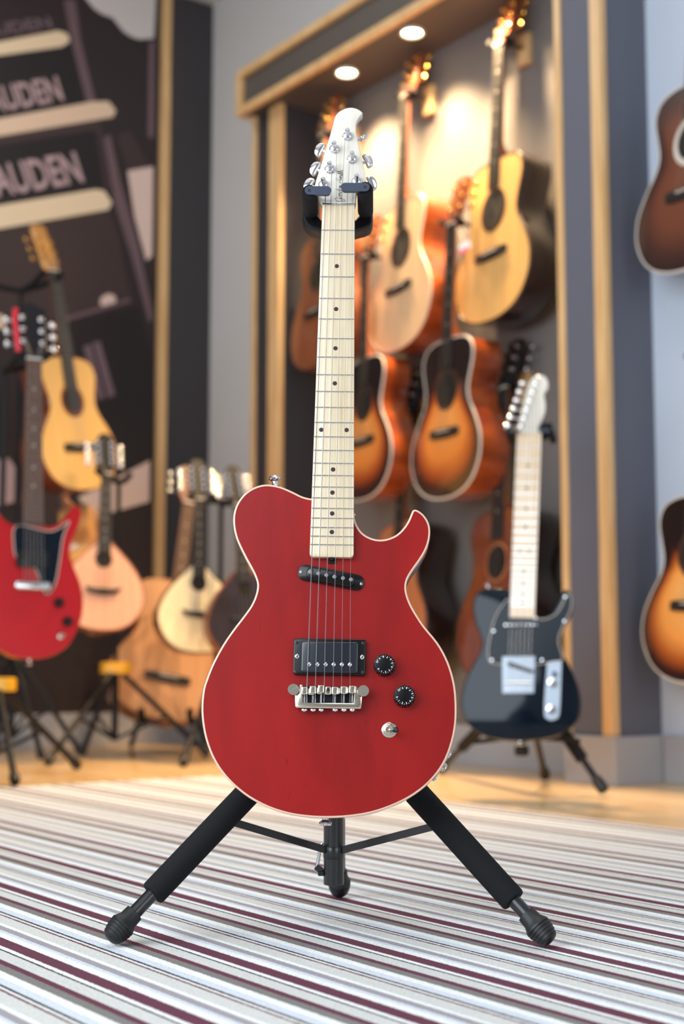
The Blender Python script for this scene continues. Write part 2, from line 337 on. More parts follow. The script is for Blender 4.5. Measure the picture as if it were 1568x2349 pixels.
# near and far columns: dark boxes with oak edging
def column(lab, s0, s1, top, trims):
    t = thing('display_column', lab, 'column', W((s0+s1)/2, 0, 0)); inv = t.matrix_world
    bpy.context.view_layer.update(); iv = Matrix.Translation(-t.location)
    def put(mb, nm, mt, bev=.002):
        o = mb.build(nm, mt, smooth=0, bevel=bev); o.parent = t; o.matrix_parent_inverse = iv; return o
    put(rbox(MB(), s0, s1, -DEP, 0, 0.0, top), 'panel', 'dark_paint' if s0 > .5 else 'dark_paint_daylit', .0)  # near column takes the copy lightened for daylight
    for a, b_, n0, n1 in trims: put(rbox(MB(), a, b_, n0, n1, BH, top), 'oak_edging', 'oak_trim')
    put(rbox(MB(), s0-.016, s1, 0.0005, .016, 0.0, BH), 'skirting', 'base_grey', .003)
    put(rbox(MB(), s0-.016, s0-.0005, -DEP, 0, 0.0, BH), 'skirting', 'base_grey', .003)
    return t
w1_ = S_of(1382, 0); w2_ = S_of(1311, 0)
column('dark near display column, paint toned as daylit, with oak edging behind the black guitar', S_C1, S_A0, CEIL-.005, [(S_C1-.004, w1_, -.018, .008), (w2_, S_A0+.004, -.018, .008)])
w3_ = S_of(613, 0); w4_ = S_of(583, 0)
column('dark far display column with oak edging under the canopy corner', S_A1, S_C2, SOF, [(S_A1-.004, w3_, -.018, .008), (w4_, S_C2+.004, -.018, .008)])
# canopy with downlights
cl = wallpt(540, 266, .08); CS1 = S_C2+.01; FH = .172; CN = .075
can = thing('lit_canopy', 'dark canopy with oak rims and warm downlights above hanging acoustic guitars', 'canopy', W(S_A1, 0, SOF)); ci = Matrix.Translation(-can.location)
def cput(mb, nm, mt, bev=.002, par=None):
    o = mb.build(nm, mt, smooth=0, bevel=bev); o.parent = can; o.matrix_parent_inverse = ci; return o
S_CN = S_A0+.001                                                  # canopy ends at the near column
cput(rbox(MB(), S_CN, CS1-.03, -DEP, CN-.012, SOF, SOF+FH), 'canopy_box', 'canopy_paint', 0)
cput(rbox(MB(), S_CN, CS1, CN-.011, CN+.012, SOF-.012, SOF+.022), 'lower_rim', 'oak_trim')
cput(rbox(MB(), S_CN, CS1, CN-.011, CN+.012, SOF+FH-.022, SOF+FH+.01), 'upper_rim', 'oak_trim')
cput(rbox(MB(), CS1-.03, CS1, CN-.011, CN+.012, SOF+.023, SOF+FH-.023), 'end_rim', 'oak_trim')
cput(rbox(MB(), CS1-.029, CS1, -DEP, CN-.012, SOF-.012, SOF+FH+.01), 'end_cap', 'oak_trim')
lpos = [on_plane(795, 163, Vector((0, 0, SOF)), Z), on_plane(945, 71, Vector((0, 0, SOF)), Z)]
step = lpos[1]-lpos[0]; lpos.append(lpos[1]+step*.95)
for i, p in enumerate(lpos):
    t = thing('downlight', ('warm recessed downlight nearest the dark far column', 'warm recessed downlight above the pale-topped acoustic guitar', 'warm recessed downlight above the near spruce guitar')[i], 'light', p, 'canopy downlights')
    MB().tube([(.040*math.cos(a*PI/12), .040*math.sin(a*PI/12), -.0062) for a in range(24)], .006, 8, True).build('trim_ring', 'lamp_ring', t)
    MB().lathe([(.0, -.001), (.036, -.001), (.036, -.003), (.02, -.0045), (.0, -.005)], (0, 0, 0)).build('lamp_lens', 'lamp_glow', t)
    l = bpy.data.lights.new('downlight_beam', 'SPOT'); l.energy = 170; l.color = (1, .70, .38); l.spot_size = math.radians(106); l.spot_blend = 1; l.shadow_soft_size = .035
    o = bpy.data.objects.new('downlight_beam', l); COL.objects.link(o); o.parent = t; o.location = (0, 0, -.02)

# pilaster in the corner of the mural wall
NP = lambda px: (muralpt(px, 1300)-C0).dot(N)
pl = thing('corner_pilaster', 'tall charcoal corner pilaster with one oak edge beside the mural', 'column', W(S_END, -DEP, 0)); pi_ = Matrix.Translation(-pl.location)
ptop = CEIL-.004
for args, nm, mt in (((S_END-.03, S_END, -DEP, NP(369), BH, ptop), 'panel', 'dark_paint'), ((S_END-.034, S_END, NP(369), NP(350), BH, CEIL-.002), 'oak_edging', 'oak_trim'), ((S_END-.034, S_END-.018, -DEP+.018, NP(349), 0, BH), 'skirting', 'base_grey')):
    o = rbox(MB(), *args).build(nm, mt, smooth=0, bevel=.002); o.parent = pl; o.matrix_parent_inverse = pi_
# mural: printed photograph of stacked cases
mu = rbox(MB(), S_END-.006, S_END, NP(349), N_FAR, BH, CEIL).build('wall_mural', 'print_ground', smooth=0)
tag(mu, 'wall mural photograph of dark stacked cases with pale edges and AUDEN lettering', 'mural')
zo = [.0065]
def print_poly(pts, m, c6=True):
    zo[0] += .00025; P = [muralpt(x, y, zo[0]) for x, y in pts]
    o = MB().add(P, [tuple(range(len(P)))]).build('printed_shape', m, mu, 0); return o
def c6(p): return [(x/3.0115, y/3.0115) for x, y in p]
def c7(p): return [(x/3.0115, 520+y/3.0115) for x, y in p]
LX = -900
print_poly(c6([(LX, 1740), (0, 1590), (740, 1450), (800, 1560), (900, 2060), (440, 2180), (0, 2260), (LX, 2390)]), 'print_panel')
print_poly(c6([(LX, 1100), (0, 950), (690, 820), (760, 1300), (0, 1420), (LX, 1560)]), 'print_panel'); print_poly(c6([(LX, 1130), (0, 1000), (660, 900), (720, 1290), (0, 1400), (LX, 1540)]), 'print_dark')
print_poly(c6([(LX, 520), (0, 400), (560, 300), (610, 690), (0, 800), (LX, 960)]), 'print_dark')
print_poly(c7([(310, 700), (960, 550), (1060, 900), (1060, 1620), (560, 1850), (300, 1850)]), 'print_dark')
print_poly(c6([(440, 0), (520, 0), (560, 300), (660, 700), (600, 710), (500, 320)]), 'print_mauve'); print_poly(c6([(715, 950), (760, 930), (830, 1250), (960, 1700), (1060, 2200), (1030, 2230), (900, 1750), (790, 1400)]), 'print_mauve')
print_poly(c6([(800, 930), (900, 900), (1030, 1150), (880, 1180)]), 'print_panel')
print_poly(c6([(LX, 440), (0, 288), (400, 212), (465, 232), (482, 285), (430, 322), (0, 382), (LX, 540)]), 'print_cream')
print_poly(c6([(LX, 960), (0, 818), (640, 702), (750, 700), (800, 765), (780, 808), (0, 940), (LX, 1090)]), 'print_beige')
print_poly(c6([(LX, 1570), (0, 1418), (660, 1308), (720, 1318), (772, 1400), (748, 1448), (0, 1580), (LX, 1740)]), 'print_cream')
print_poly(c6([(560, -60), (600, 0), (650, 60), (700, 95), (780, 125), (850, 215), (900, 250), (960, 272), (1062, 265), (1080, -60)]), 'print_white')
print_poly(c6([(880, 1180), (1058, 1150), (1050, 1770), (1010, 1800), (930, 1500)]), 'print_pink')
print_poly(c6([(1030, 300), (1066, 280), (1058, 960), (1022, 940)]), 'print_faint')
print_poly(c6([(745+55*math.cos(a*PI/6)-8*math.sin(a*PI/6), 2078+48*math.sin(a*PI/6)) for a in range(12)]), 'print_pink')
print_poly(c6([(440, 2190), (900, 2060), (905, 2085), (440, 2225)]), 'print_mauve')
print_poly(c7([(575, 830), (625, 810), (725, 1180), (680, 1200)]), 'print_faint'); print_poly(c7([(640, 800), (690, 790), (795, 1160), (745, 1185)]), 'print_faint')
print_poly(c7([(540, 1870), (1035, 1615), (1030, 1900), (640, 2010)]), 'print_pink'); print_poly(c7([(130, 2050), (280, 1800), (400, 1830), (420, 2450), (130, 2600)]), 'print_panel')
print_poly(c7([(-300, 1640), (60, 1600), (130, 1700), (110, 1900), (-300, 1990)]), 'print_letter'); print_poly(c7([(-200, 560), (20, 610), (40, 700), (-200, 720)]), 'print_beige')
def print_text(body, p0, ex, ey, m):
    vs, fs, _ = text_geo(body); zo[0] += .00025
    P = [muralpt((p0[0]+x*ex[0]+y*ey[0])/3.0115, (p0[1]+x*ex[1]+y*ey[1])/3.0115, zo[0]) for x, y in vs]
    MB().add(P, fs).build('printed_lettering', m, mu, 0)
print_text('AUDEN', (-20, 1365), (605, -105), (-70, -215), 'print_letter')
print_text('AUDEN', (-60, 785), (505, -90), (-55, -172), 'print_letter')
print_text('AUDEN', (-120, 262), (490, -70), (-35, -80), 'print_faint')

# ------------------------------------------------------------------ instruments
def inst_frame(b_pt, n_pt, face, L, ysad):
    y = (n_pt-b_pt); d = y.length; y.normalize(); z = Vector(face); z = (z-y*z.dot(y)).normalized(); x = y.cross(z); k = d/L
    o = b_pt-y*(ysad*k)
    return Matrix(((x.x*k, y.x*k, z.x*k, o.x), (x.y*k, y.y*k, z.y*k, o.y), (x.z*k, y.z*k, z.z*k, o.z), (0, 0, 0, 1)))
def mirror(half, k=3):
    h = smooth_path(half, k); right = h; left = [(-x, y) for x, y in h[::-1]]
    out = right + [p for p in left if abs(p[0]) > 1e-6]
    r = []
    for p in out:
        if not r or math.hypot(p[0]-r[-1][0], p[1]-r[-1][1]) > 1e-5: r.append(p)
    return ccw(r)
OM = mirror([(0, 0), (.06, .004), (.12, .022), (.165, .055), (.192, .1), (.2, .14), (.194, .185), (.168, .235), (.136, .28), (.123, .31), (.123, .338), (.134, .378), (.144, .415), (.142, .446), (.122, .474), (.08, .489), (.03, .493), (0, .493)])
PEAR = mirror([(0, 0), (.06, .007), (.108, .034), (.14, .08), (.15, .125), (.14, .17), (.11, .225), (.066, .275), (.036, .305), (.022, .319), (0, .32)])
JUN = mirror([(x*.84, y) for x, y in [(0, 0), (.06, .006), (.12, .04), (.155, .1), (.164, .15), (.156, .2), (.132, .25), (.121, .28), (.124, .31), (.14, .345), (.154, .375), (.158, .4), (.148, .414), (.126, .402), (.098, .37), (.066, .352), (.03, .352), (0, .352)]])
HEADS = {'acoustic': [(-.021, 0), (-.036, .028), (-.037, .05), (-.034, .152), (-.012, .16), (0, .156), (.012, .16), (.034, .152), (.037, .05), (.036, .028), (.021, 0)],
         'mandola': [(-.017, 0), (-.032, .022), (-.034, .06), (-.032, .125), (-.024, .15), (-.01, .162), (.01, .162), (.024, .15), (.032, .125), (.034, .06), (.032, .022), (.017, 0)],
         'slot': [(-.024, 0), (-.036, .02), (-.036, .17), (-.02, .185), (0, .18), (.02, .185), (.036, .17), (.036, .02), (.024, 0)],
         'open': [(-.021, 0), (-.038, .03), (-.044, .16), (-.028, .168), (0, .18), (.028, .168), (.044, .16), (.038, .03), (.021, 0)]}
tun_src = {}
def tuner_set(t, y0, x0, dy, cnt, m, HM):
    for sgn in (-1, 1):
        for i in range(cnt):
            key = (m, sgn)
            M = HM @ Matrix.Translation((sgn*x0, y0+dy*i, 0))
            if key not in tun_src:
                mb = MB().lathe([(.0078, -.001), (.0076, .002), (.0055, .0035), (.004, .004), (.004, .011), (.003, .013)], (0, 0, 0), (0, 0, 1), 12)
                mb.tube([(sgn*.004, 0, -.022), (sgn*.030, 0, -.022)], .0025, 8)
                mb.rings([[Vector((sgn*(.030+q), a*s_, -.022+c*s_)) for a, c in [(.011*math.cos(2*PI*j/12), .0055*math.sin(2*PI*j/12)) for j in range(12)]] for q, s_ in ((0, .6), (.003, .95), (.009, 1), (.015, .85), (.017, .5))])
                o = mb.build('tuner', m, t); o.matrix_local = M; tun_src[key] = o
            else: inst('tuner', tun_src[key], t, M)
def fret_y(L, k): return L*(1-2**(-k/12))
def instrument(name, label, cat, b_px, n_px, Yb, Yn, face, outline=OM, L=.645, ysad=.206, depth=.105, top='spruce_gold', side='rosewood', bind='white_binding', neck='mahogany', board='ebony_board',
               head='acoustic', headm='walnut_head', tunerm='gold', pegs=3, join=14, hole=(.337, .05), wid=(.043, .056), bridge='acoustic', frets=20, group=None, rose='dark_binding', rosew=.015, shade=0.0, pts=None, top_rings=False, extra=None, bend=.0, dots=True):
    bp_, np_ = pts if pts else (pt(*b_px, Yb), pt(*n_px, Yn))
    M = inst_frame(bp_, np_, face, L, ysad); t = thing(name, label, cat, group=group, M=M)
    # body
    bo = offset(outline, .004)
    MB().rings([[Vector((x, y, -depth)) for x, y in bo], [Vector((x, y, -depth+.004)) for x, y in outline], [Vector((x, y, -.0025)) for x, y in outline]], True, False).build('body_side', side, t, 50)
    ins = offset(outline, .003)
    cy = sum(p[1] for p in ins)/len(ins)
    ks = [1, .95, .9, .84, .77, .68, .55, .35, .12]
    MB().rings([[Vector((x*k, cy+(y-cy)*k, 0)) for x, y in ins] for k in ks], False, True, [min(1.0, k+shade*max(0.0, (y-.29)/.2)) for k in ks for x, y in ins]).build('top', top, t, 0, edge=True)
    MB().tube([(x, y, -.002) for x, y in offset(outline, .0012)], .0034, 6, True).build('binding', bind, t)
    yn = ysad+L; ytop = max(p[1] for p in outline)
    yend = yn-fret_y(L, frets)-.006
    wj = wid[0]+(wid[1]-wid[0])*(fret_y(L, join)/fret_y(L, frets))
    # neck shaft
    prof = lambda w, d: [(w/2*math.cos(a), -d*math.sin(a)) for a in [PI*i/8 for i in range(9)]]
    ysh = [yn+.004, yn-.06, yn-fret_y(L, join)*.6, ytop+.045, ytop+.012, ytop-.002]
    dsh = [.016, .0165, .019, .022, .05, min(.075, depth*.75)]
    rl = []
    for y, d in zip(ysh, dsh):
        w = wid[0]+(wid[1]-wid[0])*max(0, (yn-y))/fret_y(L, frets); rl.append([Vector((x, y, z+.002)) for x, z in prof(w, d)])
    MB().rings(rl).build('neck', neck, t)
    fb = [(-wid[1]/2, yend), (wid[1]/2, yend), (wid[0]/2, yn), (-wid[0]/2, yn)]
    MB().slab(fb, .0015, .0065, .001, 1).build('fingerboard', board, t, 0)
    mb = MB()
    for k in range(1, frets+1):
        y = yn-fret_y(L, k); w = wid[0]+(wid[1]-wid[0])*fret_y(L, k)/fret_y(L, frets); mb.box((0, y, .007), (w, .0022, .0014))
    stuff(mb.build('frets', 'dull_fret', t, 0))
    if dots:
        mb = MB()
        for k in (3, 5, 7, 9, 12, 15):
            if k < frets: mb.lathe([(.003, .0063), (.003, .0068)], (0, yn-(fret_y(L, k)+fret_y(L, k-1))/2, 0), (0, 0, 1), 10)
        stuff(mb.build('position_dots', 'inlay_pale' if board != 'maple_board' else 'inlay_black', t, 0))
    MB().box((0, yn+.002, .005), (wid[0], .005, .01)).build('nut', 'pearl', t, 0)
    hp = [(x, y) for x, y in HEADS[head]]
    # headstock tilts back from the nut
    HM = Matrix.Translation((0, yn+.004, .003)) @ Matrix.Rotation(-.22, 4, 'X')
    h = MB().slab(ccw(hp), -.015, 0, .0015, 1).build('headstock', headm, t, 40); h.matrix_local = HM
    hx = .021 if pegs == 3 else .017; y0 = .05 if pegs == 3 else .045; dy = .038 if pegs == 3 else .025
    tuner_set(t, y0, hx+.006, dy, pegs, tunerm, HM)
    # soundhole, rosette, bridge
    if hole:
        hy, hr = hole
        MB().lathe([(hr+rosew+.001, .0002), (hr+rosew, .0008), (hr+.001, .0008), (hr, .0002)], (0, hy, 0), (0, 0, 1), 32).build('rosette', rose, t)
        MB().lathe([(hr, .0004), (hr, .0011), (0, .0011)], (0, hy, 0), (0, 0, 1), 32).build('soundhole', 'soundhole_dark', t)
    if bridge == 'acoustic':
        bo = smooth_path([(-.078, -.012), (-.04, -.016), (0, -.017), (.04, -.016), (.078, -.012), (.08, 0), (.076, .012), (.03, .013), (-.03, .013), (-.076, .012), (-.08, 0)], 3, True)
        MB().slab([(x, y+ysad-.004) for x, y in ccw(bo)], 0, .009, .003, 2).build('bridge', 'ebony_board', t)
        MB().box((0, ysad, .0105), (.072, .003, .005)).build('saddle', 'pearl', t, 0)
    elif bridge == 'mandola':
        bo = smooth_path([(-.062, .008), (-.058, .012), (-.03, .006), (0, .008), (.03, .006), (.058, .012), (.062, .008), (.045, -.008), (.02, -.013), (0, -.015), (-.02, -.013), (-.045, -.008)], 3, True)
        MB().slab([(x, y+ysad) for x, y in ccw(bo)], 0, .012, .003, 2).build('bridge', 'ebony_board', t)
    nst = 6 if pegs == 3 else 8                                   # strings
    if bridge != 'none':
        mb = MB(); zb = .013
        for i in range(nst):
            f = i/(nst-1)-.5
            if pegs == 4: f = (math.floor(i/2)/3-.5)+(i % 2)*.04-.02
            mb.tube([(f*wid[0]*1.35, ysad, zb), (f*wid[0]*.82, yn, .0105), (math.copysign(.02, f), yn+.05+.02*abs(f), .004)], .00042, 5)
        stuff(mb.build('strings', 'dull_string', t))
    if extra: extra(t, M)
    return t

# wall-hung acoustics: the pixel pairs only set the axis; every body lies at its own distance from the wall
def hung(label, b_px, n_px, nb=-.03, nn_=-.075, **kw):
    b_, n_ = wallpt(*b_px, nb), wallpt(*n_px, nn_)
    t = instrument('acoustic_guitar', label, 'guitar', None, None, 0, 0, NH, pts=(b_, n_), group='acoustic guitars hung on the display wall', **kw)
    return t, n_
hang = []
NH = Matrix.Rotation(math.radians(-8.5), 3, 'Z') @ N                # the hung guitars swing a little in their yokes
AK = dict(neck='mahogany', tunerm='gold')
r = hung('spruce-topped acoustic guitar with near-black sides, highest on the right in the alcove', (1127, 580), (1147, 103), top='spruce_gold', side='rosewood', bind='dark_binding', **AK); hang.append((r[1], 'the dark-sided spruce guitar'))
r = hung('pale-topped acoustic guitar with glossy orange sides in the middle of the alcove', (915, 658), (930, 222), top='spruce_pale', side='orange_side', bind='cream_binding', **AK); hang.append((r[1], 'the pale-topped orange-sided guitar'))
r = hung('brown mahogany-topped acoustic guitar hung left of the large red guitar neck', (724, 713), (741, 312), .0, -.04, top='mahogany', side='mahogany', bind='dark_binding', **AK); hang.append((r[1], 'the all-brown mahogany guitar'))
r = hung('sunburst acoustic guitar with pale binding below the dark-sided spruce guitar', (1020, 990), (1036, 516), .03, .008, shade=.55, top='sunburst', side='orange_side', bind='white_binding', **AK); hang.append((r[1], 'the fully visible sunburst guitar')); D_NUT = r[1]
r = hung('sunburst acoustic guitar half hidden behind the large red guitar neck', (832, 1010), (838, 592), .02, .0, shade=.55, top='sunburst', side='orange_side', bind='white_binding', **AK); hang.append((r[1], 'the half-hidden sunburst guitar'))
r = hung('cedar-topped acoustic guitar with dark sides behind the large red guitar cutaway', (905, 1402), (932, 947), -.020, -.096, top='cedar_brown', side='rosewood', bind='dark_binding', tunerm='steel', headm='dark_head', neck='mahogany'); hang.append((r[1], 'the cedar-topped dark-sided guitar'))
r = hung('dark red mahogany acoustic guitar behind the black electric guitar', (1134, 1394), (1156, 892), -.018, -.096, top='mahogany_red', side='rosewood', bind='dark_binding', rose='cedar_brown', rosew=.006, tunerm='steel', headm='dark_head', neck='mahogany'); hang.append((r[1], 'the dark red mahogany guitar'))
r = hung('dark brown acoustic guitar with white binding, cut by the upper right frame edge', (1578, 436), (1606, -124), -.03, -.07, top='brown_burst', side='rosewood', bind='white_binding', rose='white_binding', tunerm='steel', neck='mahogany'); hang.append((r[1], 'the dark brown white-bound guitar'))
r = hung('amber sunburst acoustic guitar on the pale wall, cut by the right frame edge', (1588, 1385), (1608, 826), -.03, -.07, shade=.6, top='sunburst_amber', side='rosewood', bind='white_binding', tunerm='steel', neck='mahogany'); hang.append((r[1], 'the amber sunburst guitar on the pale wall'))
for p, lb in hang:
    q = p + Z*.012; wp = q - N*((q-C0).dot(N)+DEP)
    t = thing('wall_hanger', 'black hanger on an oak block holding ' + lb, 'hanger', wp, 'guitar wall hangers')
    R_ = Matrix(((U.x, N.x, 0, 0), (U.y, N.y, 0, 0), (0, 0, 1, 0), (0, 0, 0, 1))); t.matrix_world = Matrix.Translation(wp) @ R_
    dist = (q-wp).length
    MB().box((0, .0125, 0), (.055, .024, .11)).build('oak_block', 'oak_trim', t, 0, .004)
    MB().tube([(0, .024, .004), (0, dist-.032, .0)], .007, 10).build('arm', 'black_metal', t)
    MB().tube(smooth_path([(-.034, dist+.022, .004), (-.034, dist-.012, -.003), (-.02, dist-.030, -.004), (0, dist-.034, -.004), (.02, dist-.030, -.004), (.034, dist-.012, -.003), (.034, dist+.022, .004)], 3), .0095, 10).build('padded_yoke', 'black_foam', t)

# price tag at the sunburst guitar's headstock
tg = thing('price_tag', 'small white and pink price tag hanging beside the sunburst guitar neck', 'tag', D_NUT)
p = wallpt(1066, 566, .02); tg.location = p
o = MB().box((0, 0, 0), (.042, .0012, .03), (Vector((.75, -.55, .35)).normalized(), Vector((-.55, -.8, 0)).normalized(), Vector((-.2, .2, 1)).normalized())).build('tag_card', 'tag_white', tg, 0)
o = MB().box((-.006, -.004, -.016), (.04, .0012, .014), (Vector((.75, -.55, .35)).normalized(), Vector((-.55, -.8, 0)).normalized(), Vector((-.2, .2, 1)).normalized())).build('tag_stub', 'tag_pink', tg, 0)
MB().tube([(0, 0, .012), tuple((D_NUT+Z*.03)-p)], .0006, 5).build('tag_string', 'tag_white', tg)

# ------------------------------------------------------------------ instruments on floor stands in front of the mural
FL = (-U*.75 + Vector((0, -1, 0))*.45).normalized()              # faces the shop floor, away from the mural
def junior_extra(t, M):
    zf = .0005
    g = smooth_path([(x*.84, y) for x, y in [(-.052, .352), (-.06, .3), (-.05, .262), (-.02, .25), (.012, .235), (.03, .19), (.05, .17), (.075, .2), (.088, .26), (.1, .33), (.12, .372), (.1, .36), (.07, .344), (.04, .342)]], 3, True)
    MB().tube([(x, y, .003) for x, y in g], .0012, 5, True).build('pickguard_edge', 'white_binding', t)
    MB().slab(ccw(g), 0, .003, .001, 1).build('pickguard', 'guard_black', t)
    MB().slab(round_rect(.088, .046, .006, 3, 0, .262), 0, .012, .002).build('pickup', 'black_plastic', t)
    MB().slab(round_rect(.098, .022, .009, 4, 0, .19), .004, .018, .006, 3).build('bridge', 'chrome', t)
    for x, y in ((.072, .148), (.096, .098)): MB().lathe([(.0135, 0), (.013, .01), (.010, .014), (.0, .0145)], (x, y, 0), (0, 0, 1), 18).build('knob', 'black_plastic', t)
    mb = MB().lathe([(.009, 0), (.008, .003), (.004, .004)], (.078, .058, 0), (0, 0, 1), 14); mb.tube([(.078, .058, .002), (.082, .06, .02)], .003, 8); mb.build('toggle_switch', 'nickel', t)
    MB().lathe([(.006, 0), (.004, .004), (.004, .01), (.007, .014), (.006, .017)], (0, .0, -.02), (0, -1, 0), 12).build('strap_button', 'chrome', t)
    mb = MB()
    for i in range(6):
        f = i/5-.5; mb.tube([(f*.052, .19, .018), (f*.036, .19+.628, .0105), (math.copysign(.022, f), .19+.68, .0)], .0007, 5)
    stuff(mb.build('strings', 'bronze_string', t))
instrument('electric_guitar', 'red double-cutaway electric guitar with black pickguard at the left frame edge', 'guitar', (73, 1345), (77, 826), 4.15, 4.22, Vector((.46, -.888, 0)), outline=JUN, L=.628, ysad=.19, depth=.045, top='junior_red', side='junior_red', bind='junior_red', neck='mahogany',
           board='rosewood_board', head='open', headm='dark_head', tunerm='chrome', join=21, hole=None, wid=(.043, .056), bridge='none', frets=22, extra=junior_extra)
rb_p = [pt(36, 706, 4.17), pt(33, 730, 4.16), pt(38, 770, 4.15), pt(42, 806, 4.15)]
o = MB().rings([[p+Vector((-.008, 0, 0)), p+Vector((.008, -.002, 0)), p+Vector((.008, .001, 0)), p+Vector((-.008, .003, 0))] for p in rb_p]).build('ribbon', 'ribbon_red')
tag(o, 'narrow red ribbon hanging over the black headstock of the red electric guitar', 'ribbon')
instrument('classical_guitar', 'golden spruce-topped classical guitar hung high on a stand at left', 'guitar', (182, 1022), (121, 622), 5.32, 5.27, Vector((.85, -.53, 0)), top='spruce_yellow', side='mahogany_red', bind='mahogany_red', ysad=.165, head='slot', headm='amber_side', tunerm='gold', hole=(.33, .045), rose='mahogany_red', wid=(.05, .062), frets=19, dots=False, join=12)
kw = dict(outline=PEAR, L=.42, ysad=.14, depth=.07, hole=(.252, .027), wid=(.036, .046), bridge='mandola', frets=19, head='mandola', headm='dark_head', tunerm='chrome', pegs=4, join=14, neck='mahogany_red', dots=True, rosew=.003)
instrument('mandola', 'pinkish cedar-topped mandola on a stand with a yellow collar', 'mandola', (236, 1355), (243, 1088), 5.12, 5.18, FL, top='cedar_pink', side='mahogany', bind='mahogany', **kw)
instrument('mandola', 'cream spruce-topped mandola in front of the tan acoustic guitar', 'mandola', (455, 1408), (457, 1146), 5.22, 5.28, FL, top='spruce_cream', side='mahogany_red', bind='dark_binding', **kw)
instrument('mandola', 'dark walnut mandola mostly hidden behind the left side of the large red guitar', 'mandola', (566, 1420), (546, 1160), 5.08, 5.12, FL, top='rosewood', side='mahogany', bind='mahogany_red', **kw)
instrument('acoustic_guitar', 'tan acoustic guitar leaning on a low stand behind the cream mandola', 'guitar', (384, 1552), (432, 1155), 5.5, 5.72, FL, ysad=.15, join=12, top='spruce_tan', side='mahogany', bind='spruce_tan', headm='walnut_head', tunerm='steel', neck='mahogany', board='rosewood_board')
instrument('acoustic_guitar', 'glossy amber acoustic guitar seen edge-on between the red and pinkish instruments', 'guitar', (186, 1340), (112, 975), 5.60, 5.66, Vector((-.96, .12, 0)), top='spruce_yellow', side='amber_side', bind='dark_binding', neck='mahogany', tunerm='gold', L=.645)

def floor_stand(label, pole_px, Y, top_py, collar_py, feet, yoke=None, yellow=True, cat='stand', strut=None):
    p0 = pt(pole_px, 1600, Y); base_ = Vector((p0.x, p0.y, 0)); t = thing('instrument_stand', label, cat, base_); 
    loc = lambda v: Vector(v)-base_
    hub = pt(pole_px, collar_py, Y); top = pt(pole_px, top_py, Y); top.x, top.y = p0.x, p0.y; hub.x, hub.y = p0.x, p0.y
    low = Vector((p0.x, p0.y, .07))
    MB().tube([loc(low), loc(hub)], .013, 12).build('lower_pole', 'black_satin', t); MB().tube([loc(hub), loc(top)], .009, 12).build('upper_pole', 'black_satin', t)
    if yellow:
        MB().slab(round_rect(.115, .07, .03, 4), -.022, .02, .008, 2).build('yellow_collar', 'yellow_plastic', t).location = loc(hub)
    else:
        MB().lathe([(.018, -.04), (.024, -.03), (.024, .03), (.016, .04)], loc(hub), (0, 0, 1), 14).build('hub', 'black_plastic', t)
    for fx, fy in feet:
        f = on_z(fx, fy, .012); d = (f-hub).normalized(); a = hub+d*.04
        lg = MB().tube([loc(a), loc(f)], .0105, 10).build('leg', 'black_satin', t)
        o = MB().tube([loc(f-d*.035), loc(f-d*.02), loc(f)], [.013, .017, .014], 10).build('rubber_foot', 'black_rubber', lg)
        mid = hub+(f-hub)*.55
        MB().bar(loc(low), loc(mid), .012, .004).build('brace', 'black_satin', t)
    if yoke:
        for ypt in yoke:
            y = pt(*ypt); MB().tube([loc(top), loc(top*.5+y*.5+Vector((0, 0, -.01))), loc(y)], .011, 10).build('yoke_arm', 'black_foam', t)
    return t
floor_stand('black stand with a yellow collar holding the pinkish mandola', 264, 5.32, 1105, 1531, [(478, 1733), (108, 1750), (186, 1732)], [(222, 1080, 5.12), (298, 1090, 5.15)])
floor_stand('black stand with a yellow collar cut by the left frame edge', -6, 4.5, 850, 1569, [(180, 1759), (35, 1795), (-160, 1760)], [(40, 822, 4.18), (108, 818, 4.22)])
floor_stand('tall black stand with crossbar holding the golden classical guitar', 27, 5.38, 668, 1490, [(188, 1730), (95, 1738), (-120, 1742)], [(106, 620, 5.30), (-40, 640, 5.38), (142, 630, 5.24)], yellow=False)
floor_stand('black stand between the cream and dark walnut mandolas', 503, 5.38, 1150, 1500, [(588, 1740), (420, 1752), (505, 1724)], [(432, 1138, 5.25), (484, 1136, 5.24), (524, 1152, 5.14), (572, 1152, 5.14)], yellow=False)
# low cradle of the tan guitar
p0 = on_z(395, 1700, 0); t = thing('guitar_cradle', 'low black folding cradle under the tan acoustic guitar', 'stand', p0); L_ = lambda v: Vector(v)-p0
for a, b_, c_ in (((330, 1655, 5.42), (300, 1712), (344, 1560, 5.75)), ((440, 1655, 5.42), (470, 1705), (430, 1560, 5.75))):
    A_ = pt(*a); F_ = on_z(*b_, .01); C_ = pt(*c_)
    MB().tube([L_(C_), L_(F_)], .011, 10).build('leg', 'black_satin', t); G_ = C_+(F_-C_)*.55
    MB().tube(smooth_path([tuple(L_(G_)), tuple(L_(A_)), tuple(L_(A_)+Vector((0, -.06, .01))), tuple(L_(A_)+Vector((0, -.075, .05)))], 3), .013, 10).build('padded_arm', 'black_foam', t)
MB().tube([L_(pt(335, 1600, 5.7)), L_(pt(440, 1600, 5.7))], .008, 8).build('crossbar', 'black_satin', t)

# ------------------------------------------------------------------ traced electrics: outline read off at the guitar's own plane
class Plane:
    def __init__(s, b_pt, n_pt, face, L, ysad):
        s.M = inst_frame(b_pt, n_pt, face, L, ysad); s.Mi = s.M.inverted(); s.z = Vector((s.M[0][2], s.M[1][2], s.M[2][2])); s.o = s.M.translation
    def xy(s, px, py, z=0.0):
        p = on_plane(px, py, s.M @ Vector((0, 0, z)), s.z); q = s.Mi @ p; return (q.x, q.y)

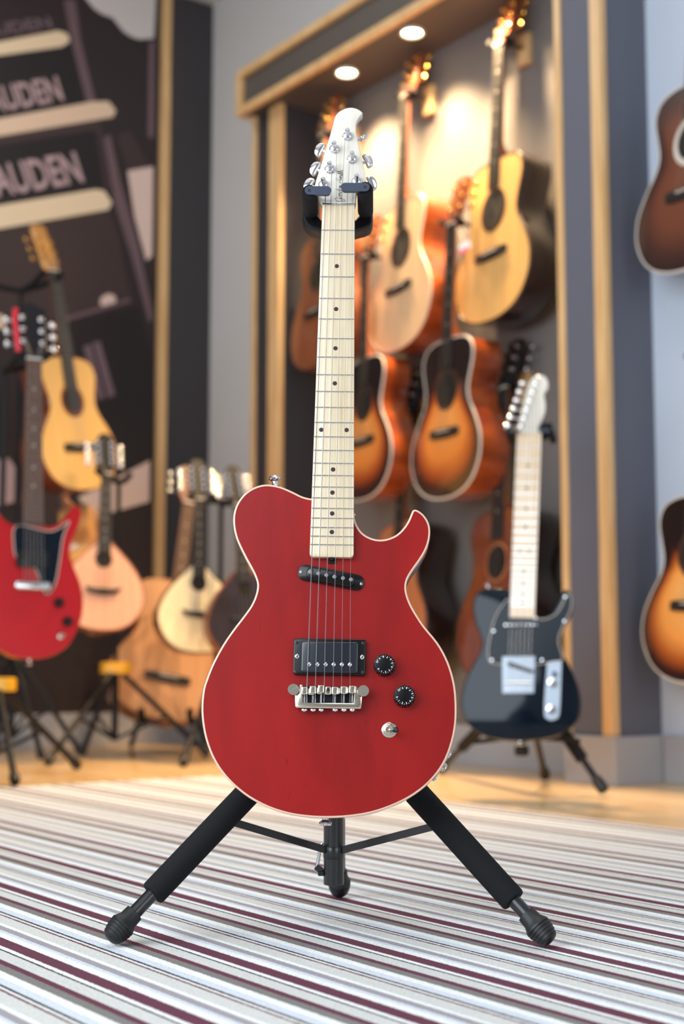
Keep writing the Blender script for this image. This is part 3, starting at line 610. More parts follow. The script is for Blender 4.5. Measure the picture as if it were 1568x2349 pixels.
# black single-cutaway electric on its own stand
BT_ = (1187, 1563); NT_ = (1213, 994)
TP = Plane(pt(*BT_, 3.75), pt(*NT_, 3.83), Vector((-.22, -1, 0)), .648, .175)
te = thing('electric_guitar', 'black single-cutaway electric guitar with maple neck on a floor stand', 'guitar', M=TP.M)
def c6b(l): return [(920+x/2.42, 1100+y/2.42) for x, y in l]
tz = -.010
out = [TP.xy(x, y, tz) for x, y in c6b([(600, 612), (540, 604), (480, 600), (430, 620), (402, 662), (396, 720), (410, 790), (436, 860), (446, 910), (434, 962), (400, 1020), (365, 1090), (341, 1160), (331, 1230), (338, 1290), (363, 1350), (412, 1398), (480, 1430), (560, 1445), (650, 1450), (740, 1445), (830, 1430), (905, 1402), (958, 1362), (988, 1310), (996, 1240), (984, 1160), (958, 1090), (922, 1012), (888, 960), (875, 910), (880, 860), (908, 800), (940, 740), (952, 690), (944, 640), (924, 616), (906, 612), (890, 635), (868, 690), (830, 740), (790, 760), (750, 765), (700, 700)])]
out = ccw(smooth_path(out, 3, True))
MB().rings([[Vector((x, y, tz-.044)) for x, y in offset(out, .004)], [Vector((x, y, tz-.040)) for x, y in out], [Vector((x, y, tz-.004)) for x, y in out], [Vector((x, y, tz-.001)) for x, y in offset(out, .0012)], [Vector((x, y, tz)) for x, y in offset(out, .004)]]).build('body', 'tele_black', te, 50)
def T2(l, z=tz): return [TP.xy(x, y, z) for x, y in c6b(l)]
g = smooth_path(T2([(600, 668), (560, 700), (520, 770), (498, 850), (484, 930), (484, 990), (505, 1020), (600, 1028), (740, 1028), (850, 1010), (892, 1005), (888, 960), (873, 910), (878, 860), (908, 790), (938, 730), (946, 680), (938, 640), (916, 645), (895, 690), (860, 745), (800, 776), (750, 772), (690, 760), (640, 755)]), 3, True)
MB().slab(ccw(g), tz, tz+.0025, .0008, 1).build('pickguard', 'guard_black', te); MB().tube([(x, y, tz+.002) for x, y in g], .0011, 5, True).build('pickguard_edge', 'white_binding', te)
for x, y in T2([(515, 842), (505, 1003), (783, 1003), (908, 787), (912, 652), (748, 808), (582, 808), (748, 770)]): MB().lathe([(.004, 0), (.0036, .0012), (0, .0018)], (x, y, tz+.0025), (0, 0, 1), 10).build('guard_screw', 'chrome', te)
fbp = [TP.xy(*q, 0) for q in ((1185, 994), (1241, 994), (920+738/2.42, 1100+768/2.42), (920+600/2.42, 1100+766/2.42))]
nw = .0425; ew = .056; yN = .175+.648
cxn = (fbp[0][0]+fbp[1][0])/2; cxe = (fbp[2][0]+fbp[3][0])/2; ye = fbp[2][1]
wn, we = abs(fbp[1][0]-fbp[0][0]), abs(fbp[2][0]-fbp[3][0])
MB().slab(ccw([(cxn-wn/2, yN), (cxn+wn/2, yN), (cxe+we/2, ye), (cxe-we/2, ye)]), -.010, 0, .001, 1).build('fingerboard', 'maple_pale', te, 0)
rl = []
for f, d in ((0, .014), (.5, .017), (.85, .02), (1, .012)):
    cx_ = cxn+(cxe-cxn)*f; w = wn+(we-wn)*f; y = yN+(ye-yN)*f; rl.append([Vector((cx_+w/2*math.cos(a), y, -.009-d*math.sin(a))) for a in [PI*i/8 for i in range(9)]])
MB().rings(rl).build('neck', 'maple_pale', te)
mb = MB(); md = MB()
for k in range(1, 22):
    y = yN-fret_y(.648, k); f = (yN-y)/(yN-ye); mb.box((cxn+(cxe-cxn)*f, y, .0005), (wn+(we-wn)*f, .0024, .0014))
    if k in (3, 5, 7, 9, 12, 15, 17, 19, 21):
        ym = yN-(fret_y(.648, k)+fret_y(.648, k-1))/2; cx_ = cxn+(cxe-cxn)*(yN-ym)/(yN-ye)
        for dx in ((-.012, .012) if k == 12 else (0,)): md.lathe([(.0034, 0), (.0034, .0006)], (cx_+dx, ym, 0), (0, 0, 1), 10)
stuff(mb.build('frets', 'steel', te, 0)); stuff(md.build('position_dots', 'inlay_black', te, 0))
MB().box((cxn, yN+.002, .002), (wn, .004, .007)).build('nut', 'pearl', te, 0)
def c5b(l): return [(780+x/2.904, 740+y/2.904) for x, y in l]
hs = ccw(smooth_path([TP.xy(x, y, -.006) for x, y in c5b([(1183, 742), (1180, 700), (1198, 640), (1215, 560), (1240, 470), (1262, 400), (1285, 365), (1320, 350), (1360, 358), (1382, 395), (1378, 440), (1355, 475), (1365, 540), (1360, 600), (1335, 660), (1312, 710), (1310, 742)])], 3, True))
MB().slab(hs, -.02, -.006, .0015, 1).build('headstock', 'maple_head', te)
for i in range(6):
    q = (1208+(1305-1208)*i/5, 685+(400-685)*i/5); x, y = TP.xy(*c5b([q])[0], -.006)
    mb = MB().lathe([(.0065, 0), (.006, .003), (.0035, .0035), (.0032, .014), (.002, .016)], (x, y, -.006), (0, 0, 1), 12)
    mb.tube([(x-.008, y, -.024), (x-.034, y+.002, -.024)], .003, 8); mb.lathe([(.004, 0), (.0095, .003), (.0095, .012), (.005, .016)], (x-.032, y+.002, -.024), (-1, 0, 0), 12); mb.build('tuner', 'chrome', te)
bp4 = T2([(560, 984), (742, 982), (736, 1186), (562, 1188)]); MB().slab(ccw(bp4), tz+.0025, tz+.0045, .0005, 1).build('bridge_plate', 'satin_plate', te, 0)
(x0, y0), (x1, y1) = T2([(596, 1032), (716, 1066)]); MB().slab(ccw(T2([(585, 1020), (600, 1012), (730, 1058), (738, 1072), (722, 1078), (596, 1040)])), tz+.003, tz+.008, .001, 1).build('bridge_pickup', 'black_plastic', te)
for i in range(6):
    x, y = T2([(592+i*24, 1130)])[0]; MB().tube([(x-.006, y, tz+.008), (x+.006, y, tz+.008)], .0032, 8).build('saddle', 'steel', te)
    x2, y2 = T2([(590+i*24, 1178)])[0]; MB().tube([(x, y, tz+.007), (x2, y2, tz+.007)], .0014, 6).build('saddle_screw', 'steel', te)
mb = MB()
for i in range(6):
    x, y = T2([(592+i*24, 1130)])[0]; f = i/5-.5; mb.tube([(x, y, tz+.0115), (cxn+f*wn*.8, yN, .004), tuple(TP.xy(*c5b([(1208+(1305-1208)*i/5, 690+(405-690)*i/5)])[0], 0))+(.002,)], .0006, 5)
stuff(mb.build('strings', 'bronze_string', te))
cp = smooth_path(T2([(848, 976), (872, 984), (888, 1010), (888, 1060), (884, 1180), (878, 1300), (862, 1328), (832, 1338), (804, 1326), (792, 1296), (796, 1180), (806, 1060), (808, 1006), (824, 984)]), 2, True)
MB().slab(ccw(cp), tz, tz+.002, .0005, 1).build('control_plate', 'satin_plate', te)
for q in ((836, 1128), (830, 1275)):
    x, y = T2([q])[0]; MB().lathe([(.0105, 0), (.0105, .015), (.009, .017), (0, .0175)], (x, y, tz+.002), (0, 0, 1), 18).build('knob', 'chrome', te)
x, y = T2([(848, 1092)])[0]; mb = MB().tube([(x, y, tz+.002), (x+.001, y+.004, tz+.016)], .002, 8); mb.lathe([(.004, 0), (.0055, .004), (.004, .008)], (x+.001, y+.004, tz+.014), (0, .2, 1), 10); mb.build('selector_switch', 'black_plastic', te)
(x, y) = T2([(478, 592)])[0]; MB().lathe([(.005, 0), (.004, .004), (.004, .009), (.0075, .013), (.006, .016)], (x, y-.004, tz-.02), (-.2, 1, 0), 12).build('strap_button', 'chrome', te)
nk = T2([(655, 1448)])[0]; MB().lathe([(.005, 0), (.004, .004), (.004, .009), (.0075, .013), (.006, .016)], (nk[0], nk[1]+.004, tz-.02), (0, -1, 0), 12).build('strap_button', 'chrome', te)
pn = MB().rings([[Vector((x, y, tz-.05)) for x, y in offset(out, .006)], [Vector((x, y, tz-.0445)) for x, y in offset(out, .002)]]).build('ash_back', 'maple_board', te)
(x0, y0), (x1, y1) = T2([(578, 807), (752, 807)]); npk = MB().slab(ccw(T2([(586, 792), (744, 792), (744, 824), (586, 824)])), tz+.0025, tz+.008, .002, 2).build('neck_pickup', 'black_plastic', te)
for i in range(6): x, y = TP.xy(*c6b([(604+i*25, 808)])[0], tz+.008); MB().lathe([(.0026, 0), (.0024, .001), (0, .0012)], (x, y, tz+.008), (0, 0, 1), 10).build('pole_piece', 'chrome', npk)
# its stand
YS = 3.93; c_ = pt(1210, 1600, YS); bse = Vector((c_.x, c_.y, 0)); ts = thing('guitar_stand', 'black tripod stand holding the black electric guitar on the wooden floor', 'stand', bse); l_ = lambda v: Vector(v)-bse
hub = pt(1210, 1560, YS); hub.x, hub.y = c_.x, c_.y; tp = pt(1232, 985, YS+.02); 
MB().tube([l_(pt(1196, 1705, YS)), l_(hub), l_(tp)], .011, 12).build('column', 'black_satin', ts)
for (fx, fy), fo in (((1386, 1815), (1348, 1772)), ((1010, 1765), (1020, 1745)), ((1250, 1782), None)):
    f = on_z(fx, fy, .015); f_ = f
    if fo: 
        a = hub; e2 = hub+(f-hub)*.72; s_ = MB().tube([l_(a), l_(e2)], .0175, 12).build('foam_leg_sleeve', 'black_foam', ts); MB().tube([l_(e2-(f-hub)*.02), l_(f)], .0095, 10).build('leg', 'black_satin', ts)
    else: MB().tube([l_(hub-Z*.06), l_(f)], .0095, 10).build('leg', 'black_satin', ts)
    d = (f-hub).normalized(); MB().tube([l_(f-d*.045), l_(f-d*.03), l_(f-d*.004), l_(f+d*.003)], [.012, .016, .016, .009], 12).build('rubber_foot', 'black_rubber', ts)
pc = pt(1196, 1690, YS); MB().lathe([(.016, -.014), (.02, -.01), (.02, .01), (.016, .014)], l_(pt(1196, 1722, YS)), (0, 0, 1), 14).build('clamp_knob', 'black_plastic', ts)
for q in ((1330, 1700), (1085, 1702)): MB().bar(l_(pc), l_(pt(q[0], q[1], YS-.12)), .012, .004, (0, 0, 1)).build('brace', 'black_satin', ts)
MB().slab(ccw([(-.05, .02), (-.052, -.012), (-.03, -.028), (.03, -.028), (.052, -.012), (.05, .02)]), 0, .03, .004, 2, Matrix.Translation(l_(pt(1222, 990, 3.93))) @ Matrix.Rotation(PI/2, 4, 'X')).build('yoke', 'black_plastic', ts)
for sx_ in (1166, 1262):
    MB().tube([l_(pt(sx_+6, 1010, 3.93)), l_(pt(sx_, 990, 3.82))], .0105, 12).build('yoke_arm', 'black_foam', ts)
    q1, q2 = pt(sx_, 988, 3.81), pt(sx_+(26 if sx_ < 1200 else -26), 988, 3.81); MB().bar(l_(q1), l_(q2), .009, .008).build('gate', 'gate_plastic', ts, 0, .003)

# ------------------------------------------------------------------ THE RED GUITAR
LS = .648; YSAD = .150
GP = Plane(pt(753, 1580, 1.7704), pt(776.7, 471, 1.855), Vector((-.025, -1, 0)), LS, YSAD)
gt = thing('electric_guitar', 'glossy red-stained electric guitar with pale binding and maple neck on the striped rug', 'guitar', M=GP.M)
ZT = -.010                                                     # body top under the fingerboard face
def G(px, py, z=ZT): return GP.xy(px, py, z)
def cr2(l): return [(440+x/2.45, 1080+y/2.45) for x, y in l]
def cr3(l): return [(440+x/2.45, 1440+y/2.45) for x, y in l]
def cr1(l): return [(660+x/6.533, 230+y/6.533) for x, y in l]
def cb(l): return [(640+x/4.612, 1440+y/4.612) for x, y in l]
opx = cr2([(690, 158), (668, 155), (620, 143), (560, 114), (500, 89), (440, 77), (390, 79), (340, 97), (295, 128), (262, 168), (241, 212), (231, 262), (234, 320), (248, 380), (272, 436), (300, 492), (330, 546), (354, 596), (366, 640), (358, 694), (332, 755), (290, 815), (240, 880), (190, 950), (146, 1024), (108, 1100), (80, 1172)]) + \
      cr3([(62, 350), (53, 440), (57, 525), (75, 622), (110, 720), (162, 808), (232, 886), (322, 957), (430, 1013), (540, 1048), (650, 1065), (760, 1070), (880, 1064), (1000, 1045), (1110, 1010), (1220, 958), (1310, 894), (1380, 820), (1430, 738), (1465, 640), (1484, 540), (1487, 440), (1480, 340), (1460, 250), (1428, 165), (1380, 82)]) + \
      cr2([(1308, 876), (1270, 820), (1235, 760), (1211, 700), (1204, 650), (1215, 604), (1246, 553), (1285, 498), (1318, 440), (1336, 380), (1338, 322), (1326, 282), (1305, 250), (1280, 228), (1258, 218), (1241, 221), (1230, 242), (1214, 280), (1188, 320), (1150, 357), (1100, 380), (1050, 386), (1000, 374), (956, 346), (926, 302), (912, 256), (900, 230)])
BO = ccw(smooth_path([G(x, y) for x, y in opx], 3, True))
BT = .046
z_ = lambda o, z: [Vector((x, y, z)) for x, y in o]
MB().rings([z_(offset(BO, .0024), ZT-BT), z_(offset(BO, .0008), ZT-BT+.0012), z_(BO, ZT-BT+.004), z_(BO, ZT-.0062)], True, False).build('body_side', 'red_side', gt, 50)
MB().rings([z_(BO, ZT-.0062), z_(BO, ZT-.0012), z_(offset(BO, .0005), ZT-.0003), z_(offset(BO, .0012), ZT), z_(offset(BO, .0025), ZT)], False, False).build('binding', 'cream_binding', gt, 60)
MB().rings([z_(offset(BO, .0025), ZT), z_(offset(BO, .0036), ZT-.00002)], False, True).build('body_top', 'red_stain', gt, 0)
# neck and fingerboard
yN = YSAD+LS
nl, nr = GP.xy(739, 471)[0], GP.xy(813, 471)[0]; el, ey_ = GP.xy(709.5, 1277); er = GP.xy(810.5, 1277)[0]
def edge(y):
    f = (yN-y)/(yN-ey_); return nl+(el-nl)*f, nr+(er-nr)*f
R_ = .005
fbo = [(nl, yN), ] + [(el+(nl-el)*.02, ey_+.013)] + [(el+R_-R_*math.cos(a), ey_+R_-R_*math.sin(a)) for a in [PI/2*i/5 for i in range(6)]] + [(er-R_+R_*math.sin(a), ey_+R_-R_*math.cos(a)) for a in [PI/2*i/5 for i in range(6)]] + [(nr, yN)]
MB().slab(ccw(fbo), -.0095, 0, .0008, 2).build('fingerboard', 'maple_board', gt, 30)
rl = []
for y, d in ((yN+.002, .010), (yN-.05, .012), (YSAD+.42, .0145), (YSAD+.34, .017), (YSAD+.30, .022), (YSAD+.26, .022)):
    l2, r2 = edge(min(y, yN)); rl.append([Vector(((l2+r2)/2+(r2-l2)/2*math.cos(a), y, -.0094-d*math.sin(a))) for a in [PI*i/10 for i in range(11)]])
MB().rings(rl).build('neck', 'maple_board', gt)
for k in range(1, 23):
    y = yN-fret_y(LS, k); l2, r2 = edge(y); l2 += .0006; r2 -= .0006
    f_ = MB().rings([[Vector((x, y-.0011, 0)), Vector((x, y-.0006, .0009)), Vector((x, y+.0006, .0009)), Vector((x, y+.0011, 0))] for x in (l2, l2+.001, r2-.001, r2)]).build('fret', 'chrome', gt, 60)
dot = None
for px, py in ((772, 610.5), (770.5, 709), (769, 799), (767.5, 879.5), (736.5, 986), (794.5, 986.5), (763.5, 1077), (762, 1130), (761.5, 1178), (760.7, 1220.5)):
    x, y = GP.xy(px, py, 0)
    if dot is None: dot = MB().lathe([(.0029, -.0005), (.0029, .0002), (0, .00025)], (0, 0, 0), (0, 0, 1), 20).build('inlay_dot', 'inlay_dark', gt); dot.location = (x, y, 0)
    else: inst('inlay_dot', dot, gt, Matrix.Translation((x, y, 0)))
MB().box(((nl+nr)/2, yN+.0015, -.001), (nr-nl, .0032, .006)).build('nut', 'steel', gt, 0, .0004)
# headstock
ZH = -.0055
hp = cr1([(522, 1572), (500, 1540), (462, 1490), (449, 1450), (440, 1400), (420, 1340), (404, 1275), (438, 1150), (489, 1000), (533, 850), (582, 690), (640, 490), (680, 350), (708, 245), (750, 185), (800, 148), (870, 118), (950, 107), (1030, 124), (1090, 158), (1119, 188), (1108, 212), (1070, 252), (1040, 302), (1020, 370), (1019, 440), (1036, 540), (1062, 660), (1092, 790), (1122, 925), (1150, 1060), (1168, 1170), (1168, 1225), (1120, 1275), (1052, 1330), (1024, 1400), (1020, 1500), (1000, 1572)])
HO = [GP.xy(x, y, ZH) for x, y in hp]; HO = ccw(smooth_path(HO, 2)[:] )
MB().rings([z_(offset(HO, .001), ZH-.0145), z_(HO, ZH-.0135), z_(HO, ZH-.0012), z_(offset(HO, .0004), ZH-.0004), z_(offset(HO, .0013), ZH)]).build('headstock', 'maple_head', gt, 50)
def lettering(strokes, name):
    mb = MB()
    for st in strokes: mb.tube(smooth_path(st, 5), .0003, 5)
    return stuff(mb.build(name, 'black_ink', gt))
LET = {'G': ([[(1.75, 1.45), (1.6, 1.95), (1.1, 2.05), (.5, 1.6), (.2, .9), (.35, .25), (.85, .05), (1.4, .5), (1.6, 1.0)], [(1.6, 1.0), (1.35, .1), (1.0, -.7), (.45, -.95), (.15, -.6), (.6, -.15), (1.5, .15), (2.1, .5)]], 2.0),
       'o': ([[(.75, .95), (.35, .95), (.1, .5), (.3, .05), (.65, .15), (.85, .6), (.7, .95), (.85, .75), (1.2, .85)]], 1.0),
       'r': ([[(0, .6), (.3, 1.1), (.38, .9), (.75, .85), (.62, .3), (.75, .02), (1.1, .4)]], .95),
       'd': ([[(.8, .85), (.4, .95), (.1, .45), (.3, .05), (.65, .2), (.9, .8), (1.35, 2.1)], [(1.35, 2.1), (.85, .35), (.95, .02), (1.3, .4)]], 1.15),
       'n': ([[(0, .5), (.3, .95), (.05, 0)], [(.1, .3), (.5, .9), (.75, .85), (.6, .2), (.75, .02), (1.1, .4)]], 1.05),
       'S': ([[(2.0, 1.6), (1.8, 2.05), (1.3, 1.95), (1.15, 1.5), (1.4, 1.0), (1.3, .35), (.8, -.05), (.2, .0), (-.1, .45), (.2, .9), (.8, .85), (1.9, .35)]], 1.75),
       'm': ([[(0, .5), (.3, .95), (.05, 0)], [(.1, .3), (.45, .9), (.65, .85), (.45, 0)], [(.5, .3), (.85, .9), (1.08, .85), (.95, .2), (1.1, .02), (1.4, .4)]], 1.35),
       'i': ([[(0, .4), (.3, .95), (.15, .2), (.3, .02), (.6, .4)], [(.42, 1.35), (.46, 1.45)]], .55),
       't': ([[(0, .4), (.5, 1.9), (.15, .25), (.3, .02), (.65, .4)], [(.05, 1.15), (.75, 1.2)]], .6),
       'h': ([[(0, .4), (.6, 1.7), (.62, 2.1), (.42, 1.9), (.05, 0)], [(.1, .3), (.5, .9), (.75, .85), (.6, .2), (.75, .02), (1.1, .4)]], 1.1)}
p_a = Vector(G(660+800/6.533, 230+1525/6.533, ZH)); p_b = Vector(G(660+815/6.533, 230+1045/6.533, ZH))
adv = []; tx_ = 0
for ch in 'Gordon Smith':
    adv.append(tx_); tx_ += LET[ch][1] if ch != ' ' else .75
ey2 = (p_b-p_a); un = ey2.length/tx_; ed = ey2.normalized(); eu = Vector((-ed.y, ed.x)); hgt = un*1.25
def put(tt, hh): q = p_a+ed*(tt*un)+eu*(hh*hgt-.0008); return (q.x, q.y, ZH+.0001)
for word, i0 in (('Gordon', 0), ('Smith', 7)):
    st = []
    for j, ch in enumerate(word):
        for s_ in LET[ch][0]: st.append([put(adv[i0+j]+a, b_) for a, b_ in s_])
    lettering(st, 'logo_lettering')
# tuners
posts = cr1([(533, 1250), (628, 1012), (697, 712), (893, 520), (962, 862), (1030, 1200)])
btns = cr1([(303, 1265), (398, 1022), (468, 742), (1130, 562), (1208, 905), (1268, 1240)])
turn = (.0, .1, .05, 2.0, -.1, .3)
ppos = []
for i in range(6):
    x, y = GP.xy(*posts[i], ZH+.004); ppos.append((x, y)); sg = -1 if i < 3 else 1
    tn = MB().lathe([(.0072, 0), (.0072, .0012), (.0062, .0022), (.0056, .003), (.0056, .0046), (.0046, .0054), (.0034, .0056)], (x, y, ZH), (0, 0, 1), 6 if False else 20).build('tuner', 'chrome', gt)
    MB().lathe([(.0034, .005), (.0034, .0095), (.0024, .0105), (.0022, .0125), (.0033, .0135), (.0034, .0165), (.0026, .0178), (0, .018)], (x, y, ZH), (0, .06, 1), 16).build('tuner_post', 'chrome', tn)
    bx, by = GP.xy(*btns[i], ZH-.022); zb = ZH-.022
    MB().tube([(x, y, zb), (bx, by, zb)], .0026, 10).build('tuner_shaft', 'chrome', tn)
    d = Vector((bx-x, by-y, 0)).normalized(); c_, s_ = math.cos(turn[i]), math.sin(turn[i])
    X_ = d; Y_ = Vector((-d.y*sg*1, d.x*sg*1, 0))*c_+Vector((0, 0, 1))*s_; Z_ = X_.cross(Y_)
    prof = [(a*1.02, b_*1.08) for a, b_ in [(-.0054, -.0092), (-.0054, -.004), (-.0054, .004), (-.0054, .0092), (-.002, .0098), (.0024, .0082), (.0048, .0045), (.0054, 0), (.0048, -.0045), (.0024, -.0082), (-.002, -.0098)]]
    pr = ccw(smooth_path(prof, 2, True)); B_ = Vector((bx, by, zb))
    MB().rings([[B_+X_*a+Y_*b_+Z_*h for a, b_ in offset(pr, ins_)] for h, ins_ in ((-.0030, .0010), (-.0022, .0002), (0, 0), (.0022, .0002), (.0030, .0010))]).build('tuner_button', 'chrome', tn, 50)
    MB().box((x, y, ZH-.0205), (.016, .014, .012)).build('tuner_housing', 'chrome', tn, 0, .002)
# strings: saddle -> nut -> post
sx_b = [703.5, 722.8, 743, 763.6, 782.9, 802.4]; sx_n = [745.7, 758.3, 770.5, 783.2, 795.5, 807.7]; rad = [.00062, .00055, .00047, .0004, .00032, .00027]
order = [0, 1, 2, 3, 4, 5]; ZSB = .0062
for i in range(6):
    xb, yb = GP.xy(sx_b[i], 1583, ZSB); xn, _ = GP.xy(sx_n[i], 471, .0028); px_, py_ = ppos[i if i < 3 else i]
    sgn = -1 if i < 3 else 1
    MB().tube([(xb, yb-.022, -.001), (xb, yb, ZSB), (xn, yN+.0015, .0028), (px_-sgn*.003 if i < 3 else px_-.003, py_, ZH+.0095), (px_, py_-.0034, ZH+.009)], rad[i], 6).build('string', 'steel', gt)
# truss nut at the heel
x, y = G(761, 1281, ZT+.004); MB().lathe([(.0032, 0), (.0036, .001), (.0036, .006), (.0026, .007)], (x, y+.004, ZT+.004), (0, -1, 0), 6).build('truss_rod_nut', 'black_satin', gt, 20); MB().box((x, y-.001, ZT+.0012), (.009, .010, .003)).build('truss_slot', 'soundhole_dark', gt, 0)
# slanted single-coil pickup
a_, b_ = Vector(G(*cr2([(612, 569)])[0])), Vector(G(*cr2([(950, 634)])[0])); cpt = (a_+b_)/2; an = math.atan2(b_.y-a_.y, b_.x-a_.x)
PM = Matrix.Translation((cpt.x, cpt.y, 0)) @ Matrix.Rotation(an, 4, 'Z')
pu = MB().slab(round_rect(.0845, .0205, .0098, 6), ZT+.0002, ZT+.003, .0008, 2, PM).build('neck_pickup', 'black_plastic', gt); MB().slab(round_rect(.0625, .0185, .0088, 6), ZT+.003, ZT+.0105, .0025, 3, PM).build('pickup_cover', 'black_plastic', pu)
for px, py in cr2([(663, 567), (710, 576), (755, 586), (800, 595), (848, 603), (893, 611)]):
    x, y = GP.xy(px, py, ZT+.0105); MB().lathe([(.0025, -.001), (.0025, .0004), (.0021, .0008), (0, .0008)], (x, y, ZT+.0105), (0, 0, 1), 16).build('pole_piece', 'steel', pu)
def screw(x, y, z, r, par, m='chrome', nm='screw'):
    o = MB().lathe([(r, 0), (r*.95, r*.3), (r*.6, r*.55), (0, r*.6)], (x, y, z), (0, 0, 1), 16).build(nm, m, par)
    MB().box((x, y, z+r*.58), (r*1.1, r*.28, r*.12)).build('screw_slot', 'soundhole_dark', o, 0); MB().box((x, y, z+r*.58), (r*.28, r*1.1, r*.12)).build('screw_slot', 'soundhole_dark', o, 0)
for px, py in cr2([(612, 569), (950, 636)]): x, y = G(px, py, ZT+.003); screw(x, y, ZT+.003, .0018, pu)
# humbucker
qs = [G(*q) for q in cb([(148, 508), (915, 508), (918, 128), (158, 122)])]; w_ = (qs[1][0]-qs[0][0]+qs[2][0]-qs[3][0])/2; h_ = (qs[2][1]-qs[1][1]+qs[3][1]-qs[0][1])/2; c_ = (sum(q[0] for q in qs)/4, sum(q[1] for q in qs)/4)
HMx = Matrix.Translation((c_[0], c_[1], 0))
hb = MB().slab(round_rect(w_, h_, .0035, 4), ZT+.0002, ZT+.0075, .0016, 3, HMx).build('bridge_pickup', 'black_plastic', gt)
qs2 = [GP.xy(*q, ZT+.011) for q in cb([(232, 476), (832, 480), (838, 150), (240, 144)])]; c2 = (sum(q[0] for q in qs2)/4, sum(q[1] for q in qs2)/4)
MB().slab(round_rect((qs2[1][0]-qs2[0][0]), (qs2[2][1]-qs2[1][1]), .0028, 4), ZT+.007, ZT+.0125, .0016, 3, Matrix.Translation((c2[0], c2[1], 0))).build('pickup_cover', 'pickup_blue_black', hb)
for px, py in cb([(318, 388), (405, 389), (492, 389), (577, 389), (663, 389), (748, 390)]):
    x, y = GP.xy(px, py, ZT+.0125); o = MB().lathe([(.0026, -.001), (.0025, .0005), (.0018, .0011), (0, .0012)], (x, y, ZT+.0125), (0, 0, 1), 16).build('pole_screw', 'chrome', hb); MB().box((x, y, ZT+.0137), (.0045, .0007, .0003), (Vector((.8, .6, 0)), Vector((-.6, .8, 0)), Z)).build('screw_slot', 'soundhole_dark', o, 0)
for px, py in cb([(190, 303), (876, 312)]): x, y = GP.xy(px, py, ZT+.0075); screw(x, y, ZT+.0075, .003, hb)
for px, py in cb([(186, 158), (888, 165), (176, 468), (884, 474)]): x, y = GP.xy(px, py, ZT+.0075); screw(x, y, ZT+.0072, .0022, hb, 'black_metal')
# wraparound bridge
ZB = ZT+.013
def B(l, z=ZB): return [GP.xy(x, y, z) for x, y in cb(l)]
br = thing('bridge', '', ''); del br['label']; del br['category']; bpy.data.objects.remove(br)
bf = B([(165, 715), (188, 712), (212, 690), (216, 610), (220, 600), (246, 600), (248, 612), (248, 790), (790, 798), (798, 620), (804, 612), (826, 624), (834, 690), (856, 726), (878, 728), (868, 852), (850, 860), (182, 848), (168, 830)])
brg = MB().slab(ccw(bf), ZT+.003, ZB, .0012, 2).build('bridge', 'nickel', gt, 40)
MB().slab(ccw(B([(240, 615), (806, 628), (800, 800), (244, 792)], ZT+.003)), ZT+.001, ZT+.0035).build('bridge_floor', 'black_satin', brg, 0)
for q in ((152, 652), (890, 666)):
    x, y = B([q], ZB+.003)[0]
    st = MB().lathe([(.0050, ZT), (.0050, ZB-.004), (.0068, ZB-.003), (.0073, ZB-.002), (.0073, ZB+.0025), (.0069, ZB+.003), (0, ZB+.003)], (x, y, 0), (0, 0, 1), 28).build('bridge_stud', 'nickel', brg, 40)
    ang = .55 if q[0] < 500 else -.35; MB().box((x, y, ZB+.003), (.0136, .0016, .0005), (Vector((math.cos(ang), math.sin(ang), 0)), Vector((-math.sin(ang), math.cos(ang), 0)), Z)).build('stud_slot', 'steel', st, 0)
sy = (668, 660, 650, 668, 662, 656)
for i, px in enumerate((268, 357, 444, 590, 684, 774)):
    x, y = B([(px, sy[i])])[0]; sx2 = x+(.0085 if i < 3 else -.0085)
    sd = MB().slab(round_rect(.0084, .010, .0015, 2, x, y), ZT+.006, ZB+.003, .0015, 2).build('saddle', 'nickel', brg)
    MB().slab(round_rect(.0076, .0085, .0015, 2, sx2, y-.0008), ZT+.006, ZB+.001, .001, 2).build('saddle_block', 'nickel', sd)
    MB().lathe([(.0013, 0), (.0013, .0004), (0, .0004)], (sx2, y+.0005, ZB+.001), (0, 0, 1), 10).build('height_screw', 'soundhole_dark', sd)
    y2 = B([(px, 792)])[0][1]; sp = []
    for k in range(60): a = k*2*PI/6; sp.append((x+.0019*math.cos(a), y-.005+(y2-y+.005)*k/59, ZT+.0085+.0019*math.sin(a)))
    MB().tube(sp, .00045, 5).tube([(x, y, ZT+.0085), (x, y2, ZT+.0085)], .0011, 8).build('saddle_spring', 'steel', sd)
    xs_, ys_ = B([(px if i else 264, 858)])[0]; MB().lathe([(.0022, 0), (.0038, .0008), (.0038, .0022), (.0025, .0036), (0, .0038)], (xs_, ys_+.0005, ZT+.0085), (0, -1, 0), 14).build('saddle_screw', 'chrome', brg)
